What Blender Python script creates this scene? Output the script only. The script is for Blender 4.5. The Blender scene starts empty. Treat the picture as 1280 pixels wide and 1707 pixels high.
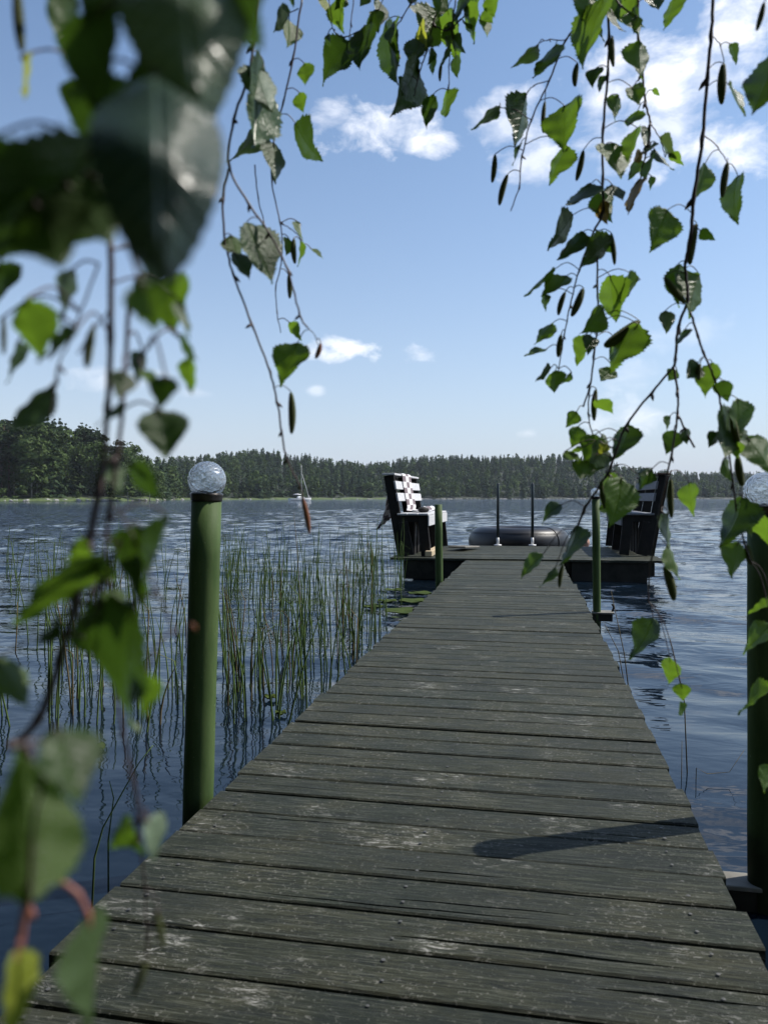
import bpy, math, random
import numpy as np
from mathutils import Vector, Matrix
rad = math.radians
random.seed(7); rng = np.random.default_rng(7)
scene = bpy.context.scene
C = scene.collection

# ------------------------------------------------------------------ camera, sky, sun
PSI = rad(10.92); PIT = rad(1.05); F = 1280.25; CAMZ = 0.75; WATER = -0.22
CAM = Vector((0, 0, CAMZ))
F0 = Vector((-math.sin(PSI), math.cos(PSI), 0)); RV = Vector((math.cos(PSI), math.sin(PSI), 0)); ZV = Vector((0, 0, 1))
FV = F0 * math.cos(PIT) - ZV * math.sin(PIT); UV_ = ZV * math.cos(PIT) + F0 * math.sin(PIT)
def ray(px, py): return FV + RV * ((px - 640) / F) + UV_ * ((853.5 - py) / F)
def P(px, py, D): return CAM + ray(px, py) * D            # a point seen in that direction, D metres away
def on(px, py, z):
    r = ray(px, py); return CAM + r * ((z - CAMZ) / r.z)
def polar(px, D): return CAM + (F0 + RV * ((px - 640) / F)) * D   # horizontal bearing

cd = bpy.data.cameras.new('camera'); cam = bpy.data.objects.new('camera', cd); C.objects.link(cam)
cam.matrix_world = Matrix.Translation(CAM) @ Matrix((RV, UV_, -FV)).transposed().to_4x4()
cd.sensor_fit = 'VERTICAL'; cd.sensor_height = 36; cd.sensor_width = 27; cd.lens = 27
cd.clip_start = 0.01; cd.clip_end = 20000
cd.dof.use_dof = True; cd.dof.focus_distance = 4.0; cd.dof.aperture_fstop = 9.5
scene.camera = cam
scene.render.resolution_x = 767; scene.render.resolution_y = 1024
scene.view_settings.view_transform = 'Standard'; scene.view_settings.look = 'None'
scene.view_settings.gamma = 1; scene.view_settings.exposure = 0.35; scene.view_settings.use_curve_mapping = False

SUNV = Vector((.586, .28, .75)).normalized()
sd = bpy.data.lights.new('sun', 'SUN'); sd.energy = 4.4; sd.angle = rad(.53); sd.color = (1, .95, .87)
sun = bpy.data.objects.new('sun', sd); C.objects.link(sun)
sun.rotation_euler = SUNV.to_track_quat('Z', 'Y').to_euler(); sun.location = (3, 2, 8)

W = bpy.data.worlds.new('World'); scene.world = W; W.use_nodes = True
nt = W.node_tree; N = nt.nodes; L = nt.links; N.clear()
def wn(t, **k):
    n = N.new(t)
    for a, b in k.items(): setattr(n, a, b)
    return n
def wm(op, a, b=None, c=None, clamp=False):
    n = N.new('ShaderNodeMath'); n.operation = op; n.use_clamp = clamp
    for i, v in enumerate((a, b, c)):
        if v is None: continue
        if isinstance(v, (int, float)): n.inputs[i].default_value = v
        else: L.new(v, n.inputs[i])
    return n.outputs[0]
sky = wn('ShaderNodeTexSky', sky_type='NISHITA', sun_disc=False)
sky.sun_elevation = math.asin(SUNV.z); sky.sun_rotation = math.atan2(SUNV.x, SUNV.y)
sky.air_density = 1.0; sky.dust_density = .4; sky.ozone_density = 1.6
tc = wn('ShaderNodeTexCoord')
sep = wn('ShaderNodeSeparateXYZ'); L.new(tc.outputs['Generated'], sep.inputs[0])
az = wm('ARCTAN2', sep.outputs[0], sep.outputs[1]); el = wm('ARCSINE', sep.outputs[2])
nz = wn('ShaderNodeTexNoise'); nz.inputs['Scale'].default_value = 17; nz.inputs['Detail'].default_value = 7
nz.inputs['Roughness'].default_value = .58; nz.inputs['Distortion'].default_value = .25
mp = wn('ShaderNodeMapping'); mp.inputs['Scale'].default_value = (1, 1, 1.7)
L.new(tc.outputs['Generated'], mp.inputs[0]); L.new(mp.outputs[0], nz.inputs['Vector'])
nzv = wm('SUBTRACT', nz.outputs['Fac'], .5)
clouds = [(645,212,105,50,1.0),(560,190,48,26,.6),(700,238,62,26,.85),(850,215,85,55,.6),(890,265,60,45,.65),(1085,120,125,75,.9),(1075,215,110,75,.62),(1215,240,120,42,.95),
          (1010,150,60,60,.6),(1235,35,85,70,.9),(1165,120,80,55,.55),(580,575,45,22,1.0),(535,590,50,16,.75),(703,590,33,18,.75),(1050,695,75,35,.42),(1055,625,40,25,.3),
          (195,640,70,26,.3),(527,651,15,10,.35),(880,722,20,10,.3),(330,655,40,12,.18),(1150,560,90,25,.18)]
acc = None
for (cx, cy, w, h, a) in clouds:
    d = ray(cx, cy).normalized()
    a0 = math.atan2(d.x, d.y); e0 = math.asin(d.z)
    dx = wm('MULTIPLY', wm('SUBTRACT', az, a0), F / w / 1.0); dy = wm('MULTIPLY', wm('SUBTRACT', el, e0), F / h * 1.1)
    r = wm('SQRT', wm('ADD', wm('MULTIPLY', dx, dx), wm('MULTIPLY', dy, dy)))
    m = wm('ADD', wm('SUBTRACT', 1.0, r), wm('MULTIPLY', nzv, 3.3))
    m = wm('MULTIPLY', wm('SMOOTH_MIN', wm('MULTIPLY', m, 1.05, clamp=True), 1.0, .1), a)
    acc = m if acc is None else wm('MAXIMUM', acc, m)
# loose fair-weather clouds over the rest of the sky
n2 = wn('ShaderNodeTexNoise'); n2.inputs['Scale'].default_value = 4.2; n2.inputs['Detail'].default_value = 6
L.new(mp.outputs[0], n2.inputs['Vector'])
side = wm('MULTIPLY', wm('SUBTRACT', wm('ABSOLUTE', wm('ADD', az, PSI)), .55), 4.0, clamp=True)
up = wm('MULTIPLY', wm('SUBTRACT', el, .62), 4.0, clamp=True)
gen = wm('MULTIPLY', wm('MULTIPLY', wm('SUBTRACT', n2.outputs['Fac'], .56), 8.0, clamp=True), wm('MAXIMUM', side, up))
acc = wm('MAXIMUM', acc, wm('MULTIPLY', gen, .75))
cover = wm('MULTIPLY', acc, .93)
mix = wn('ShaderNodeMix', data_type='RGBA')
L.new(cover, mix.inputs['Factor'])
tint = wn('ShaderNodeMix', data_type='RGBA', blend_type='MULTIPLY'); tint.inputs['Factor'].default_value = 1
L.new(sky.outputs[0], tint.inputs['A']); tint.inputs['B'].default_value = (.93, 1.0, 1.04, 1)
hz = wn('ShaderNodeMix', data_type='RGBA')                       # pale band of moist air low over the lake, the same all round
L.new(wm('POWER', 2.718, wm('MULTIPLY', wm('MAXIMUM', el, 0.0), -5.4)), hz.inputs['Factor'])
hz.inputs['B'].default_value = (3.75, 4.1, 5.0, 1); L.new(tint.outputs['Result'], hz.inputs['A'])
L.new(hz.outputs['Result'], mix.inputs['A'])
shade = wn('ShaderNodeMix', data_type='RGBA'); L.new(wm('ADD', wm('MULTIPLY', nzv, 2.2), .62, clamp=True), shade.inputs['Factor'])
shade.inputs['A'].default_value = (5.6, 6.1, 7.2, 1); shade.inputs['B'].default_value = (9.0, 9.0, 9.3, 1)
L.new(shade.outputs['Result'], mix.inputs['B'])
bg = wn('ShaderNodeBackground'); bg.inputs['Strength'].default_value = .122
L.new(mix.outputs['Result'], bg.inputs['Color'])
wo = wn('ShaderNodeOutputWorld'); L.new(bg.outputs[0], wo.inputs[0])

# ------------------------------------------------------------------ helpers
def tag(o, label=None, cat=None, group=None, kind=None):
    if label: o['label'] = label
    if cat: o['category'] = cat
    if group: o['group'] = group
    if kind: o['kind'] = kind
    return o
def empty(name, loc=(0, 0, 0), label=None, cat=None, group=None, rz=0):
    o = bpy.data.objects.new(name, None); C.objects.link(o); o.location = loc; o.rotation_euler = (0, 0, rz)
    o.empty_display_size = .1
    return tag(o, label, cat, group)
def link(name, me, parent=None, M=None):
    o = bpy.data.objects.new(name, me); C.objects.link(o)
    if parent: o.parent = parent
    if M is not None: o.matrix_basis = M
    return o
def npmesh(name, V, Fc, mat, smooth=False, uv=None):
    """V (n,3), Fc (m,k) with k 3 or 4"""
    V = np.asarray(V, dtype=np.float32); Fc = np.asarray(Fc, dtype=np.int32)
    me = bpy.data.meshes.new(name); k = Fc.shape[1]
    me.vertices.add(len(V)); me.vertices.foreach_set('co', V.ravel())
    me.loops.add(Fc.size); me.loops.foreach_set('vertex_index', Fc.ravel())
    me.polygons.add(len(Fc)); me.polygons.foreach_set('loop_start', np.arange(0, Fc.size, k, dtype=np.int32))
    me.polygons.foreach_set('loop_total', np.full(len(Fc), k, dtype=np.int32))
    if smooth: me.polygons.foreach_set('use_smooth', np.ones(len(Fc), dtype=bool))
    if uv is not None:
        l = me.uv_layers.new(name='UVMap'); l.data.foreach_set('uv', np.asarray(uv, dtype=np.float32)[Fc.ravel()].ravel())
    me.update(calc_edges=True); me.validate()
    if mat: me.materials.append(mat)
    return me
class MB:
    def __init__(s): s.v = []; s.f = []; s.sm = []
    def add(s, vs, fs, smooth=False):
        b = len(s.v); s.v += [tuple(v) for v in vs]; s.f += [tuple(b + i for i in f) for f in fs]; s.sm += [smooth] * len(fs); return s
    def box(s, lo, hi, M=None, bev=0.0):
        x0, y0, z0 = lo; x1, y1, z1 = hi
        if bev <= 0:
            vs = [Vector(p) for p in ((x0,y0,z0),(x1,y0,z0),(x1,y1,z0),(x0,y1,z0),(x0,y0,z1),(x1,y0,z1),(x1,y1,z1),(x0,y1,z1))]
            fs = [(0,3,2,1),(4,5,6,7),(0,1,5,4),(1,2,6,5),(2,3,7,6),(3,0,4,7)]
        else:
            b = bev; vs = []
            for sx, sy, sz in [(i, j, k) for i in (0, 1) for j in (0, 1) for k in (0, 1)]:
                X = (x0, x1)[sx]; Y = (y0, y1)[sy]; Z = (z0, z1)[sz]
                ix = X + (b if sx == 0 else -b); iy = Y + (b if sy == 0 else -b); iz = Z + (b if sz == 0 else -b)
                vs += [Vector((X, iy, iz)), Vector((ix, Y, iz)), Vector((ix, iy, Z))]
            g = lambda a, b_, c, k: (a * 4 + b_ * 2 + c) * 3 + k
            fs = [(g(0,0,0,0),g(0,0,1,0),g(0,1,1,0),g(0,1,0,0)), (g(1,0,0,0),g(1,1,0,0),g(1,1,1,0),g(1,0,1,0)),
                  (g(0,0,0,1),g(1,0,0,1),g(1,0,1,1),g(0,0,1,1)), (g(0,1,0,1),g(0,1,1,1),g(1,1,1,1),g(1,1,0,1)),
                  (g(0,0,0,2),g(0,1,0,2),g(1,1,0,2),g(1,0,0,2)), (g(0,0,1,2),g(1,0,1,2),g(1,1,1,2),g(0,1,1,2))]
            for a in (0, 1):
                for c in (0, 1):
                    fs.append((g(0,a,c,1),g(0,a,c,2),g(1,a,c,2),g(1,a,c,1)))
                    fs.append((g(a,0,c,0),g(a,0,c,2),g(a,1,c,2),g(a,1,c,0)))
                    fs.append((g(a,c,0,0),g(a,c,0,1),g(a,c,1,1),g(a,c,1,0)))
            for a in (0, 1):
                for b_ in (0, 1):
                    for c in (0, 1): fs.append((g(a,b_,c,0),g(a,b_,c,1),g(a,b_,c,2)))
        if M is not None: vs = [M @ v for v in vs]
        return s.add(vs, fs)
    def beam(s, a, b, w, t, up=(0, 0, 1), bev=0.0):
        """box from a to b; w wide sideways, t thick along 'up'"""
        a = Vector(a); b = Vector(b); y = (b - a); l = y.length; y.normalize()
        x = y.cross(Vector(up)).normalized(); z = x.cross(y)
        M = Matrix.Translation(a) @ Matrix((x, y, z)).transposed().to_4x4()
        return s.box((-w/2, 0, -t/2), (w/2, l, t/2), M, bev)
    def tube(s, pts, rs, n=8, cap=True, smooth=True):
        pts = [Vector(p) for p in pts]
        if isinstance(rs, (int, float)): rs = [rs] * len(pts)
        rings = []; prev = None
        for i, p in enumerate(pts):
            d = (pts[min(i + 1, len(pts) - 1)] - pts[max(i - 1, 0)])
            if d.length < 1e-9: d = Vector((0, 0, 1))
            d.normalize()
            if prev is None: x = d.orthogonal().normalized()
            else:
                x = prev - d * prev.dot(d)
                x = x.normalized() if x.length > 1e-6 else d.orthogonal().normalized()
            prev = x; y = d.cross(x)
            rings.append([p + (x * math.cos(2*math.pi*k/n) + y * math.sin(2*math.pi*k/n)) * rs[i] for k in range(n)])
        vs = [v for r in rings for v in r]; fs = []
        for i in range(len(pts) - 1):
            for k in range(n): fs.append((i*n+k, i*n+(k+1) % n, (i+1)*n+(k+1) % n, (i+1)*n+k))
        if cap: fs += [tuple(range(n))[::-1], tuple((len(pts)-1)*n + k for k in range(n))]
        b = len(s.f); s.add(vs, fs, smooth)
        if cap: s.sm[-1] = s.sm[-2] = False
        return s
    def lathe(s, prof, c=(0, 0, 0), n=32, axis=None, smooth=True):
        c = Vector(c); vs = []; fs = []
        Q = (Vector(axis).to_track_quat('Z', 'Y').to_matrix() if axis else Matrix.Identity(3))
        for r, z in prof:
            for k in range(n): vs.append(c + Q @ Vector((r*math.cos(2*math.pi*k/n), r*math.sin(2*math.pi*k/n), z)))
        for i in range(len(prof) - 1):
            for k in range(n): fs.append((i*n+k, i*n+(k+1) % n, (i+1)*n+(k+1) % n, (i+1)*n+k))
        return s.add(vs, fs, smooth)
    def sphere(s, c, r, n=16, m=10, scale=(1, 1, 1), smooth=True):
        pr = []
        for i in range(m + 1):
            a = -math.pi/2 + math.pi*i/m
            pr.append((max(1e-5, math.cos(a))*r, math.sin(a)*r))
        b = len(s.v); s.lathe(pr, (0, 0, 0), n, None, smooth)
        s.v[b:] = [(c[0] + v[0]*scale[0], c[1] + v[1]*scale[1], c[2] + v[2]*scale[2]) for v in s.v[b:]]
        return s
    def mesh(s, name, mat, off=None):
        me = bpy.data.meshes.new(name)
        vs = s.v if off is None else [(v[0]-off[0], v[1]-off[1], v[2]-off[2]) for v in s.v]
        me.from_pydata(vs, [], s.f); me.polygons.foreach_set('use_smooth', s.sm); me.update()
        if mat: me.materials.append(mat)
        return me
    def build(s, name, mat, parent=None, off=None):
        return link(name, s.mesh(name, mat, off), parent)

# ------------------------------------------------------------------ materials
def mat(name):
    m = bpy.data.materials.new(name); m.use_nodes = True; n = m.node_tree.nodes
    return m, m.node_tree, n['Principled BSDF']
class G:
    """tiny node-graph helper"""
    def __init__(s, nt): s.nt = nt
    def n(s, t, **k):
        x = s.nt.nodes.new(t)
        for a, b in k.items(): setattr(x, a, b)
        return x
    def l(s, a, b): s.nt.links.new(a, b)
    def coord(s, out='Object', scale=(1,1,1), rand=0.0, rot=(0,0,0)):
        t = s.n('ShaderNodeTexCoord'); m = s.n('ShaderNodeMapping'); m.inputs['Scale'].default_value = scale; m.inputs['Rotation'].default_value = rot
        if out == 'Position': g = s.n('ShaderNodeNewGeometry'); s.l(g.outputs['Position'], m.inputs[0])
        else: s.l(t.outputs[out], m.inputs[0])
        if rand:
            oi = s.n('ShaderNodeObjectInfo'); mu = s.n('ShaderNodeVectorMath', operation='SCALE'); mu.inputs[0].default_value = (rand, rand*1.7, rand*.6)
            s.l(oi.outputs['Random'], mu.inputs['Scale']); s.l(mu.outputs[0], m.inputs['Location'])
        return m.outputs[0]
    def noise(s, vec, scale=5, detail=4, rough=.5, dist=0):
        x = s.n('ShaderNodeTexNoise'); x.inputs['Scale'].default_value = scale; x.inputs['Detail'].default_value = detail
        x.inputs['Roughness'].default_value = rough; x.inputs['Distortion'].default_value = dist; s.l(vec, x.inputs['Vector']); return x.outputs['Fac']
    def ramp(s, fac, stops, interp='LINEAR'):
        r = s.n('ShaderNodeValToRGB'); r.color_ramp.interpolation = interp; e = r.color_ramp.elements
        while len(e) < len(stops): e.new(.5)
        for i, (p, c) in enumerate(stops):
            e[i].position = p; e[i].color = (c, c, c, 1) if isinstance(c, (int, float)) else (*c, 1)
        s.l(fac, r.inputs[0]); return r.outputs[0]
    def mix(s, f, a, b, mode='MIX'):
        m = s.n('ShaderNodeMix', data_type='RGBA', blend_type=mode)
        for sock, v in (('Factor', f), ('A', a), ('B', b)):
            if isinstance(v, (int, float)): m.inputs[sock].default_value = v if sock == 'Factor' else (v, v, v, 1)
            elif isinstance(v, tuple): m.inputs[sock].default_value = (*v, 1)
            else: s.l(v, m.inputs[sock])
        return m.outputs['Result']
    def math(s, op, a, b=0.0, clamp=False):
        m = s.n('ShaderNodeMath', operation=op, use_clamp=clamp)
        for i, v in enumerate((a, b)):
            if isinstance(v, (int, float)): m.inputs[i].default_value = v
            else: s.l(v, m.inputs[i])
        return m.outputs[0]
    def bump(s, h, strength=.3, dist=.01, normal=None):
        b = s.n('ShaderNodeBump'); b.inputs['Strength'].default_value = strength; b.inputs['Distance'].default_value = dist
        s.l(h, b.inputs['Height'])
        if normal is not None: s.l(normal, b.inputs['Normal'])
        return b.outputs[0]

def wood_deck():
    m, t, p = mat('weathered green-grey deck paint'); g = G(t)
    co = g.coord('Object', (1, 1, 1), 9.0)
    st = g.coord('Object', (1, 9, 9), 9.0)       # grain runs along the plank (x)
    st2 = g.coord('Object', (1, 22, 22), 5.0)
    oi = g.n('ShaderNodeObjectInfo')
    base = g.ramp(oi.outputs['Random'], [(0, (.017, .023, .016)), (.3, (.030, .034, .021)), (.55, (.021, .028, .019)), (.8, (.036, .038, .024)), (1, (.018, .024, .018))])
    big = g.noise(co, 4, 5, .65)
    base = g.mix(g.ramp(big, [(.44, 0), (.64, .75)]), base, (.052, .051, .028))
    grain = g.noise(st, 9, 7, .8, .5)
    base = g.mix(g.ramp(grain, [(.42, .85), (.52, 0)]), base, (.011, .014, .011))
    fine = g.noise(st2, 9, 6, .85)
    base = g.mix(g.ramp(fine, [(.51, 0), (.63, .62)]), base, (.13, .137, .108))
    base = g.mix(g.ramp(fine, [(.38, .85), (.46, 0)]), base, (.008, .010, .008))
    # worn scrapes down to pale wood
    st3 = g.coord('Object', (1, 3.2, 3.2), 9.0)
    sc = g.noise(st3, 22, 8, .85, .6); patch = g.noise(co, 4.6, 4, .6)
    scr = g.math('MULTIPLY', g.ramp(sc, [(.54, 0), (.60, 1)]), g.ramp(patch, [(.56, 0), (.68, 1)]), True)
    base = g.mix(g.math('MULTIPLY', scr, .85), base, (.46, .45, .41))
    sp = g.noise(co, 110, 4, .75); spk = g.ramp(sp, [(.585, 0), (.64, 1)])
    base = g.mix(g.math('MULTIPLY', spk, g.ramp(big, [(.35, .08), (.6, .42)])), base, (.36, .35, .31))
    dk = g.noise(co, 1.9, 5, .6); base = g.mix(g.ramp(dk, [(.36, .5), (.5, 0)]), base, (.022, .027, .023))
    g.l(base, p.inputs['Base Color'])
    g.l(g.ramp(grain, [(.3, .5), (.7, .78)]), p.inputs['Roughness']); p.inputs['Specular IOR Level'].default_value = .16
    h = g.math('ADD', g.math('MULTIPLY', grain, .7), g.math('MULTIPLY', fine, .5)); h = g.math('ADD', h, g.math('MULTIPLY', sp, .25))
    g.l(g.bump(h, .9, .006), p.inputs['Normal'])
    return m
def simple(name, col, rough=.6, spec=.5, metal=0, var=.25, scale=20, bump=.2, bdist=.002, stretch=(1,1,1)):
    m, t, p = mat(name); g = G(t); co = g.coord('Object', stretch, 3.0)
    f = g.noise(co, scale, 5, .6)
    a = tuple(c*(1-var) for c in col); b = tuple(min(1, c*(1+var)) for c in col)
    g.l(g.ramp(f, [(.3, a), (.7, b)]), p.inputs['Base Color'])
    p.inputs['Roughness'].default_value = rough; p.inputs['Specular IOR Level'].default_value = spec; p.inputs['Metallic'].default_value = metal
    if bump: g.l(g.bump(f, bump, bdist), p.inputs['Normal'])
    return m
def post_paint():
    m, t, p = mat('green painted post'); g = G(t); co = g.coord('Object', (1, 1, .25), 3.0); co2 = g.coord('Object', (1, 1, 1), 3.0)
    f = g.noise(co, 30, 5, .6); c = g.ramp(f, [(.3, (.05, .088, .028)), (.7, (.085, .128, .046))])
    ch = g.ramp(g.noise(co2, 26, 6, .75), [(.66, 0), (.69, 1)]); c = g.mix(ch, c, (.06, .05, .035))
    sp = g.ramp(g.noise(co2, 120, 3, .6), [(.68, 0), (.75, .6)]); c = g.mix(sp, c, (.25, .3, .18))
    pz = g.n('ShaderNodeSeparateXYZ'); g.l(g.coord('Position'), pz.inputs[0])
    alg = g.ramp(g.math('ADD', pz.outputs[2], g.math('MULTIPLY', g.noise(co2, 14, 4, .6), .16)), [(0, 1), (.06, 0)]); c = g.mix(g.math('MULTIPLY', alg, .75), c, (.018, .024, .012))
    c = g.mix(g.ramp(g.noise(g.coord('Object', (1, 1, .12), 2.0), 40, 5, .7), [(.5, 0), (.7, .5)]), c, (.045, .06, .03))
    g.l(c, p.inputs['Base Color']); p.inputs['Roughness'].default_value = .62; p.inputs['Specular IOR Level'].default_value = .16
    g.l(g.bump(g.math('ADD', f, g.math('MULTIPLY', g.noise(co2, 180, 3), .5)), .35, .0015), p.inputs['Normal'])
    return m
def crackle_glass():
    m, t, p = mat('crackled clear glass'); g = G(t); co = g.coord('Object', (1, 1, 1), 1.0)
    v = g.n('ShaderNodeTexVoronoi', feature='DISTANCE_TO_EDGE'); v.inputs['Scale'].default_value = 62; g.l(co, v.inputs['Vector'])
    v2 = g.n('ShaderNodeTexVoronoi', feature='F1'); v2.inputs['Scale'].default_value = 110; g.l(co, v2.inputs['Vector'])
    edge = g.ramp(v.outputs['Distance'], [(0, 1), (.045, 0)])
    h = g.math('ADD', g.math('MULTIPLY', v.outputs['Distance'], 2.0), g.math('MULTIPLY', v2.outputs['Distance'], .7))
    bp = g.bump(h, .6, .003)
    p.inputs['Base Color'].default_value = (.93, .96, .98, 1); p.inputs['Transmission Weight'].default_value = 1; p.inputs['Roughness'].default_value = .06; p.inputs['IOR'].default_value = 1.45
    g.l(bp, p.inputs['Normal'])
    d = g.n('ShaderNodeBsdfTranslucent'); d.inputs[0].default_value = (.75, .8, .85, 1)
    df = g.n('ShaderNodeBsdfDiffuse'); df.inputs[0].default_value = (.75, .8, .85, 1); g.l(bp, df.inputs['Normal'])
    gl = g.n('ShaderNodeBsdfGlossy'); gl.inputs['Roughness'].default_value = .12; g.l(bp, gl.inputs['Normal'])
    a1 = g.n('ShaderNodeMixShader'); a1.inputs[0].default_value = .5; g.l(d.outputs[0], a1.inputs[1]); g.l(df.outputs[0], a1.inputs[2])
    a2 = g.n('ShaderNodeMixShader'); a2.inputs[0].default_value = .35; g.l(a1.outputs[0], a2.inputs[1]); g.l(gl.outputs[0], a2.inputs[2])
    mx = g.n('ShaderNodeMixShader'); g.l(g.math('ADD', g.math('MULTIPLY', edge, .3), .12), mx.inputs[0]); g.l(p.outputs[0], mx.inputs[1]); g.l(a2.outputs[0], mx.inputs[2])
    g.l(mx.outputs[0], t.nodes['Material Output'].inputs[0])
    return m
def leaf_mat(name, c1, c2, back, trans, tf=.42, rough=.36):
    m, t, p = mat(name); g = G(t)
    uv = g.coord('UV'); sx = g.n('ShaderNodeSeparateXYZ'); g.l(uv, sx.inputs[0])
    au = g.math('ABSOLUTE', g.math('SUBTRACT', sx.outputs[0], .5))
    vn = g.math('SUBTRACT', sx.outputs[1], g.math('MULTIPLY', au, .62))
    w = g.math('ABSOLUTE', g.math('SUBTRACT', g.math('FRACT', g.math('MULTIPLY', vn, 8.5)), .5))
    side = g.ramp(w, [(0, 1), (.09, 0)]); mid = g.ramp(au, [(0, 1), (.022, 0)])
    vein = g.math('MAXIMUM', g.math('MULTIPLY', side, .55), mid)
    co = g.coord('Object', (1, 1, 1), 6.0); nzz = g.noise(co, 4, 4, .6)
    oi = g.n('ShaderNodeObjectInfo')
    c = g.mix(g.math('MULTIPLY', g.math('ADD', nzz, oi.outputs['Random']), .5), c1, c2)
    sp = g.ramp(g.noise(co, 9, 4, .7), [(.7, 0), (.76, .8)]); c = g.mix(sp, c, (.09, .06, .02))
    c = g.mix(g.math('MULTIPLY', vein, .45), c, tuple(min(1, x*2.2 + .02) for x in c2))
    geo = g.n('ShaderNodeNewGeometry'); cb = g.mix(g.math('MULTIPLY', geo.outputs['Backfacing'], .45), c, back)
    g.l(cb, p.inputs['Base Color']); p.inputs['Roughness'].default_value = rough; p.inputs['Specular IOR Level'].default_value = .45
    fine = g.noise(co, 28, 3, .6)
    h = g.math('ADD', g.math('MULTIPLY', vein, -1.0), g.math('MULTIPLY', fine, .25)); bp = g.bump(h, .35, .02); g.l(bp, p.inputs['Normal'])
    tr = g.n('ShaderNodeBsdfTranslucent'); g.l(g.mix(g.math('MULTIPLY', vein, .4), trans, tuple(x*.55 for x in trans)), tr.inputs[0])
    mx = g.n('ShaderNodeMixShader'); mx.inputs[0].default_value = tf; g.l(p.outputs[0], mx.inputs[1]); g.l(tr.outputs[0], mx.inputs[2])
    g.l(mx.outputs[0], t.nodes['Material Output'].inputs[0])
    return m
def foliage(name, a, b, scale=.22, tf=.15):
    m, t, p = mat(name); g = G(t); co = g.coord('Position'); f = g.noise(co, scale, 4, .65); f2 = g.noise(co, scale*9, 2, .5)
    k = g.math('ADD', g.math('MULTIPLY', f, .65), g.math('MULTIPLY', f2, .35))
    c = g.ramp(k, [(.36, a), (.64, b)]); g.l(c, p.inputs['Base Color']); p.inputs['Roughness'].default_value = .75; p.inputs['Specular IOR Level'].default_value = .15
    tr = g.n('ShaderNodeBsdfTranslucent'); g.l(c, tr.inputs[0])
    mx = g.n('ShaderNodeMixShader'); mx.inputs[0].default_value = tf; g.l(p.outputs[0], mx.inputs[1]); g.l(tr.outputs[0], mx.inputs[2])
    g.l(mx.outputs[0], t.nodes['Material Output'].inputs[0])
    return m
def water_mat():
    m, t, p = mat('lake water'); g = G(t)
    co = g.coord('Position', (1, 1, 1)); rt = g.coord('Position', (.55, 1, 1), rot=(0, 0, rad(12)))
    geo = g.n('ShaderNodeNewGeometry'); ln = g.n('ShaderNodeVectorMath', operation='LENGTH'); g.l(geo.outputs['Position'], ln.inputs[0])
    p.inputs['Base Color'].default_value = (.004, .009, .016, 1); p.inputs['Roughness'].default_value = .035; p.inputs['IOR'].default_value = 1.333
    a = g.noise(rt, 5.5, 3, .55, .3); b = g.noise(rt, 1.5, 3, .5, .2); c = g.noise(co, 17, 2, .5)
    far = g.ramp(g.math('DIVIDE', ln.outputs['Value'], 60.0), [(.06, 0), (.5, 1)])
    n1 = g.n('ShaderNodeBump'); n1.inputs['Distance'].default_value = .085; g.l(g.math('ADD', g.math('MULTIPLY', a, 1.4), g.math('MULTIPLY', b, 1.3)), n1.inputs['Height']); g.l(g.math('ADD', g.math('MULTIPLY', far, .95), .05), n1.inputs['Strength'])
    wide = g.noise(rt, .33, 2, .5); n3 = g.n('ShaderNodeBump'); n3.inputs['Distance'].default_value = .04; g.l(wide, n3.inputs['Height']); g.l(far, n3.inputs['Strength']); g.l(n1.outputs[0], n3.inputs['Normal'])
    n2 = g.bump(c, .05, .006, n3.outputs[0])
    # slopes of the far wavelets, too small for the mesh to carry
    def slopes(sc, k, det):
        q = g.n('ShaderNodeTexNoise'); q.inputs['Scale'].default_value = sc; q.inputs['Detail'].default_value = det; g.l(rt, q.inputs['Vector'])
        v = g.n('ShaderNodeVectorMath', operation='SUBTRACT'); g.l(q.outputs['Color'], v.inputs[0]); v.inputs[1].default_value = (.5, .5, .5)
        w_ = g.n('ShaderNodeVectorMath', operation='MULTIPLY'); g.l(v.outputs[0], w_.inputs[0]); w_.inputs[1].default_value = (k, k, 0); return w_.outputs[0]
    def vadd(a_, b_): n_ = g.n('ShaderNodeVectorMath', operation='ADD'); g.l(a_, n_.inputs[0]); g.l(b_, n_.inputs[1]); return n_.outputs[0]
    sl = vadd(slopes(3.6, 2.7, 3), slopes(.6, .5, 2))
    fs = g.n('ShaderNodeVectorMath', operation='SCALE'); g.l(sl, fs.inputs[0]); g.l(g.ramp(g.math('DIVIDE', ln.outputs['Value'], 100.0), [(.035, 0), (.28, 1)]), fs.inputs['Scale'])
    nn = g.n('ShaderNodeVectorMath', operation='NORMALIZE'); g.l(vadd(n2, fs.outputs[0]), nn.inputs[0]); g.l(nn.outputs[0], p.inputs['Normal'])
    return m
def ground_mat(name, a, b, scale=2, bump=.5):
    m, t, p = mat(name); g = G(t); co = g.coord('Position'); f = g.noise(co, scale, 6, .65)
    g.l(g.ramp(f, [(.35, a), (.65, b)]), p.inputs['Base Color']); p.inputs['Roughness'].default_value = .9
    g.l(g.bump(f, bump, .05), p.inputs['Normal']); return m
def towel_mat():
    m, t, p = mat('checked towel cloth'); g = G(t); uv = g.coord('UV')
    ck = g.n('ShaderNodeTexChecker'); ck.inputs['Scale'].default_value = 1; ck.inputs[1].default_value = (.78, .77, .78, 1); ck.inputs[2].default_value = (.20, .165, .175, 1); g.l(uv, ck.inputs['Vector'])
    geo = g.n('ShaderNodeNewGeometry')
    g.l(ck.outputs[0], p.inputs['Base Color']); p.inputs['Roughness'].default_value = .95; p.inputs['Specular IOR Level'].default_value = .1
    g.l(g.bump(g.noise(g.coord('Object'), 400, 3), .4, .002), p.inputs['Normal']); return m

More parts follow.
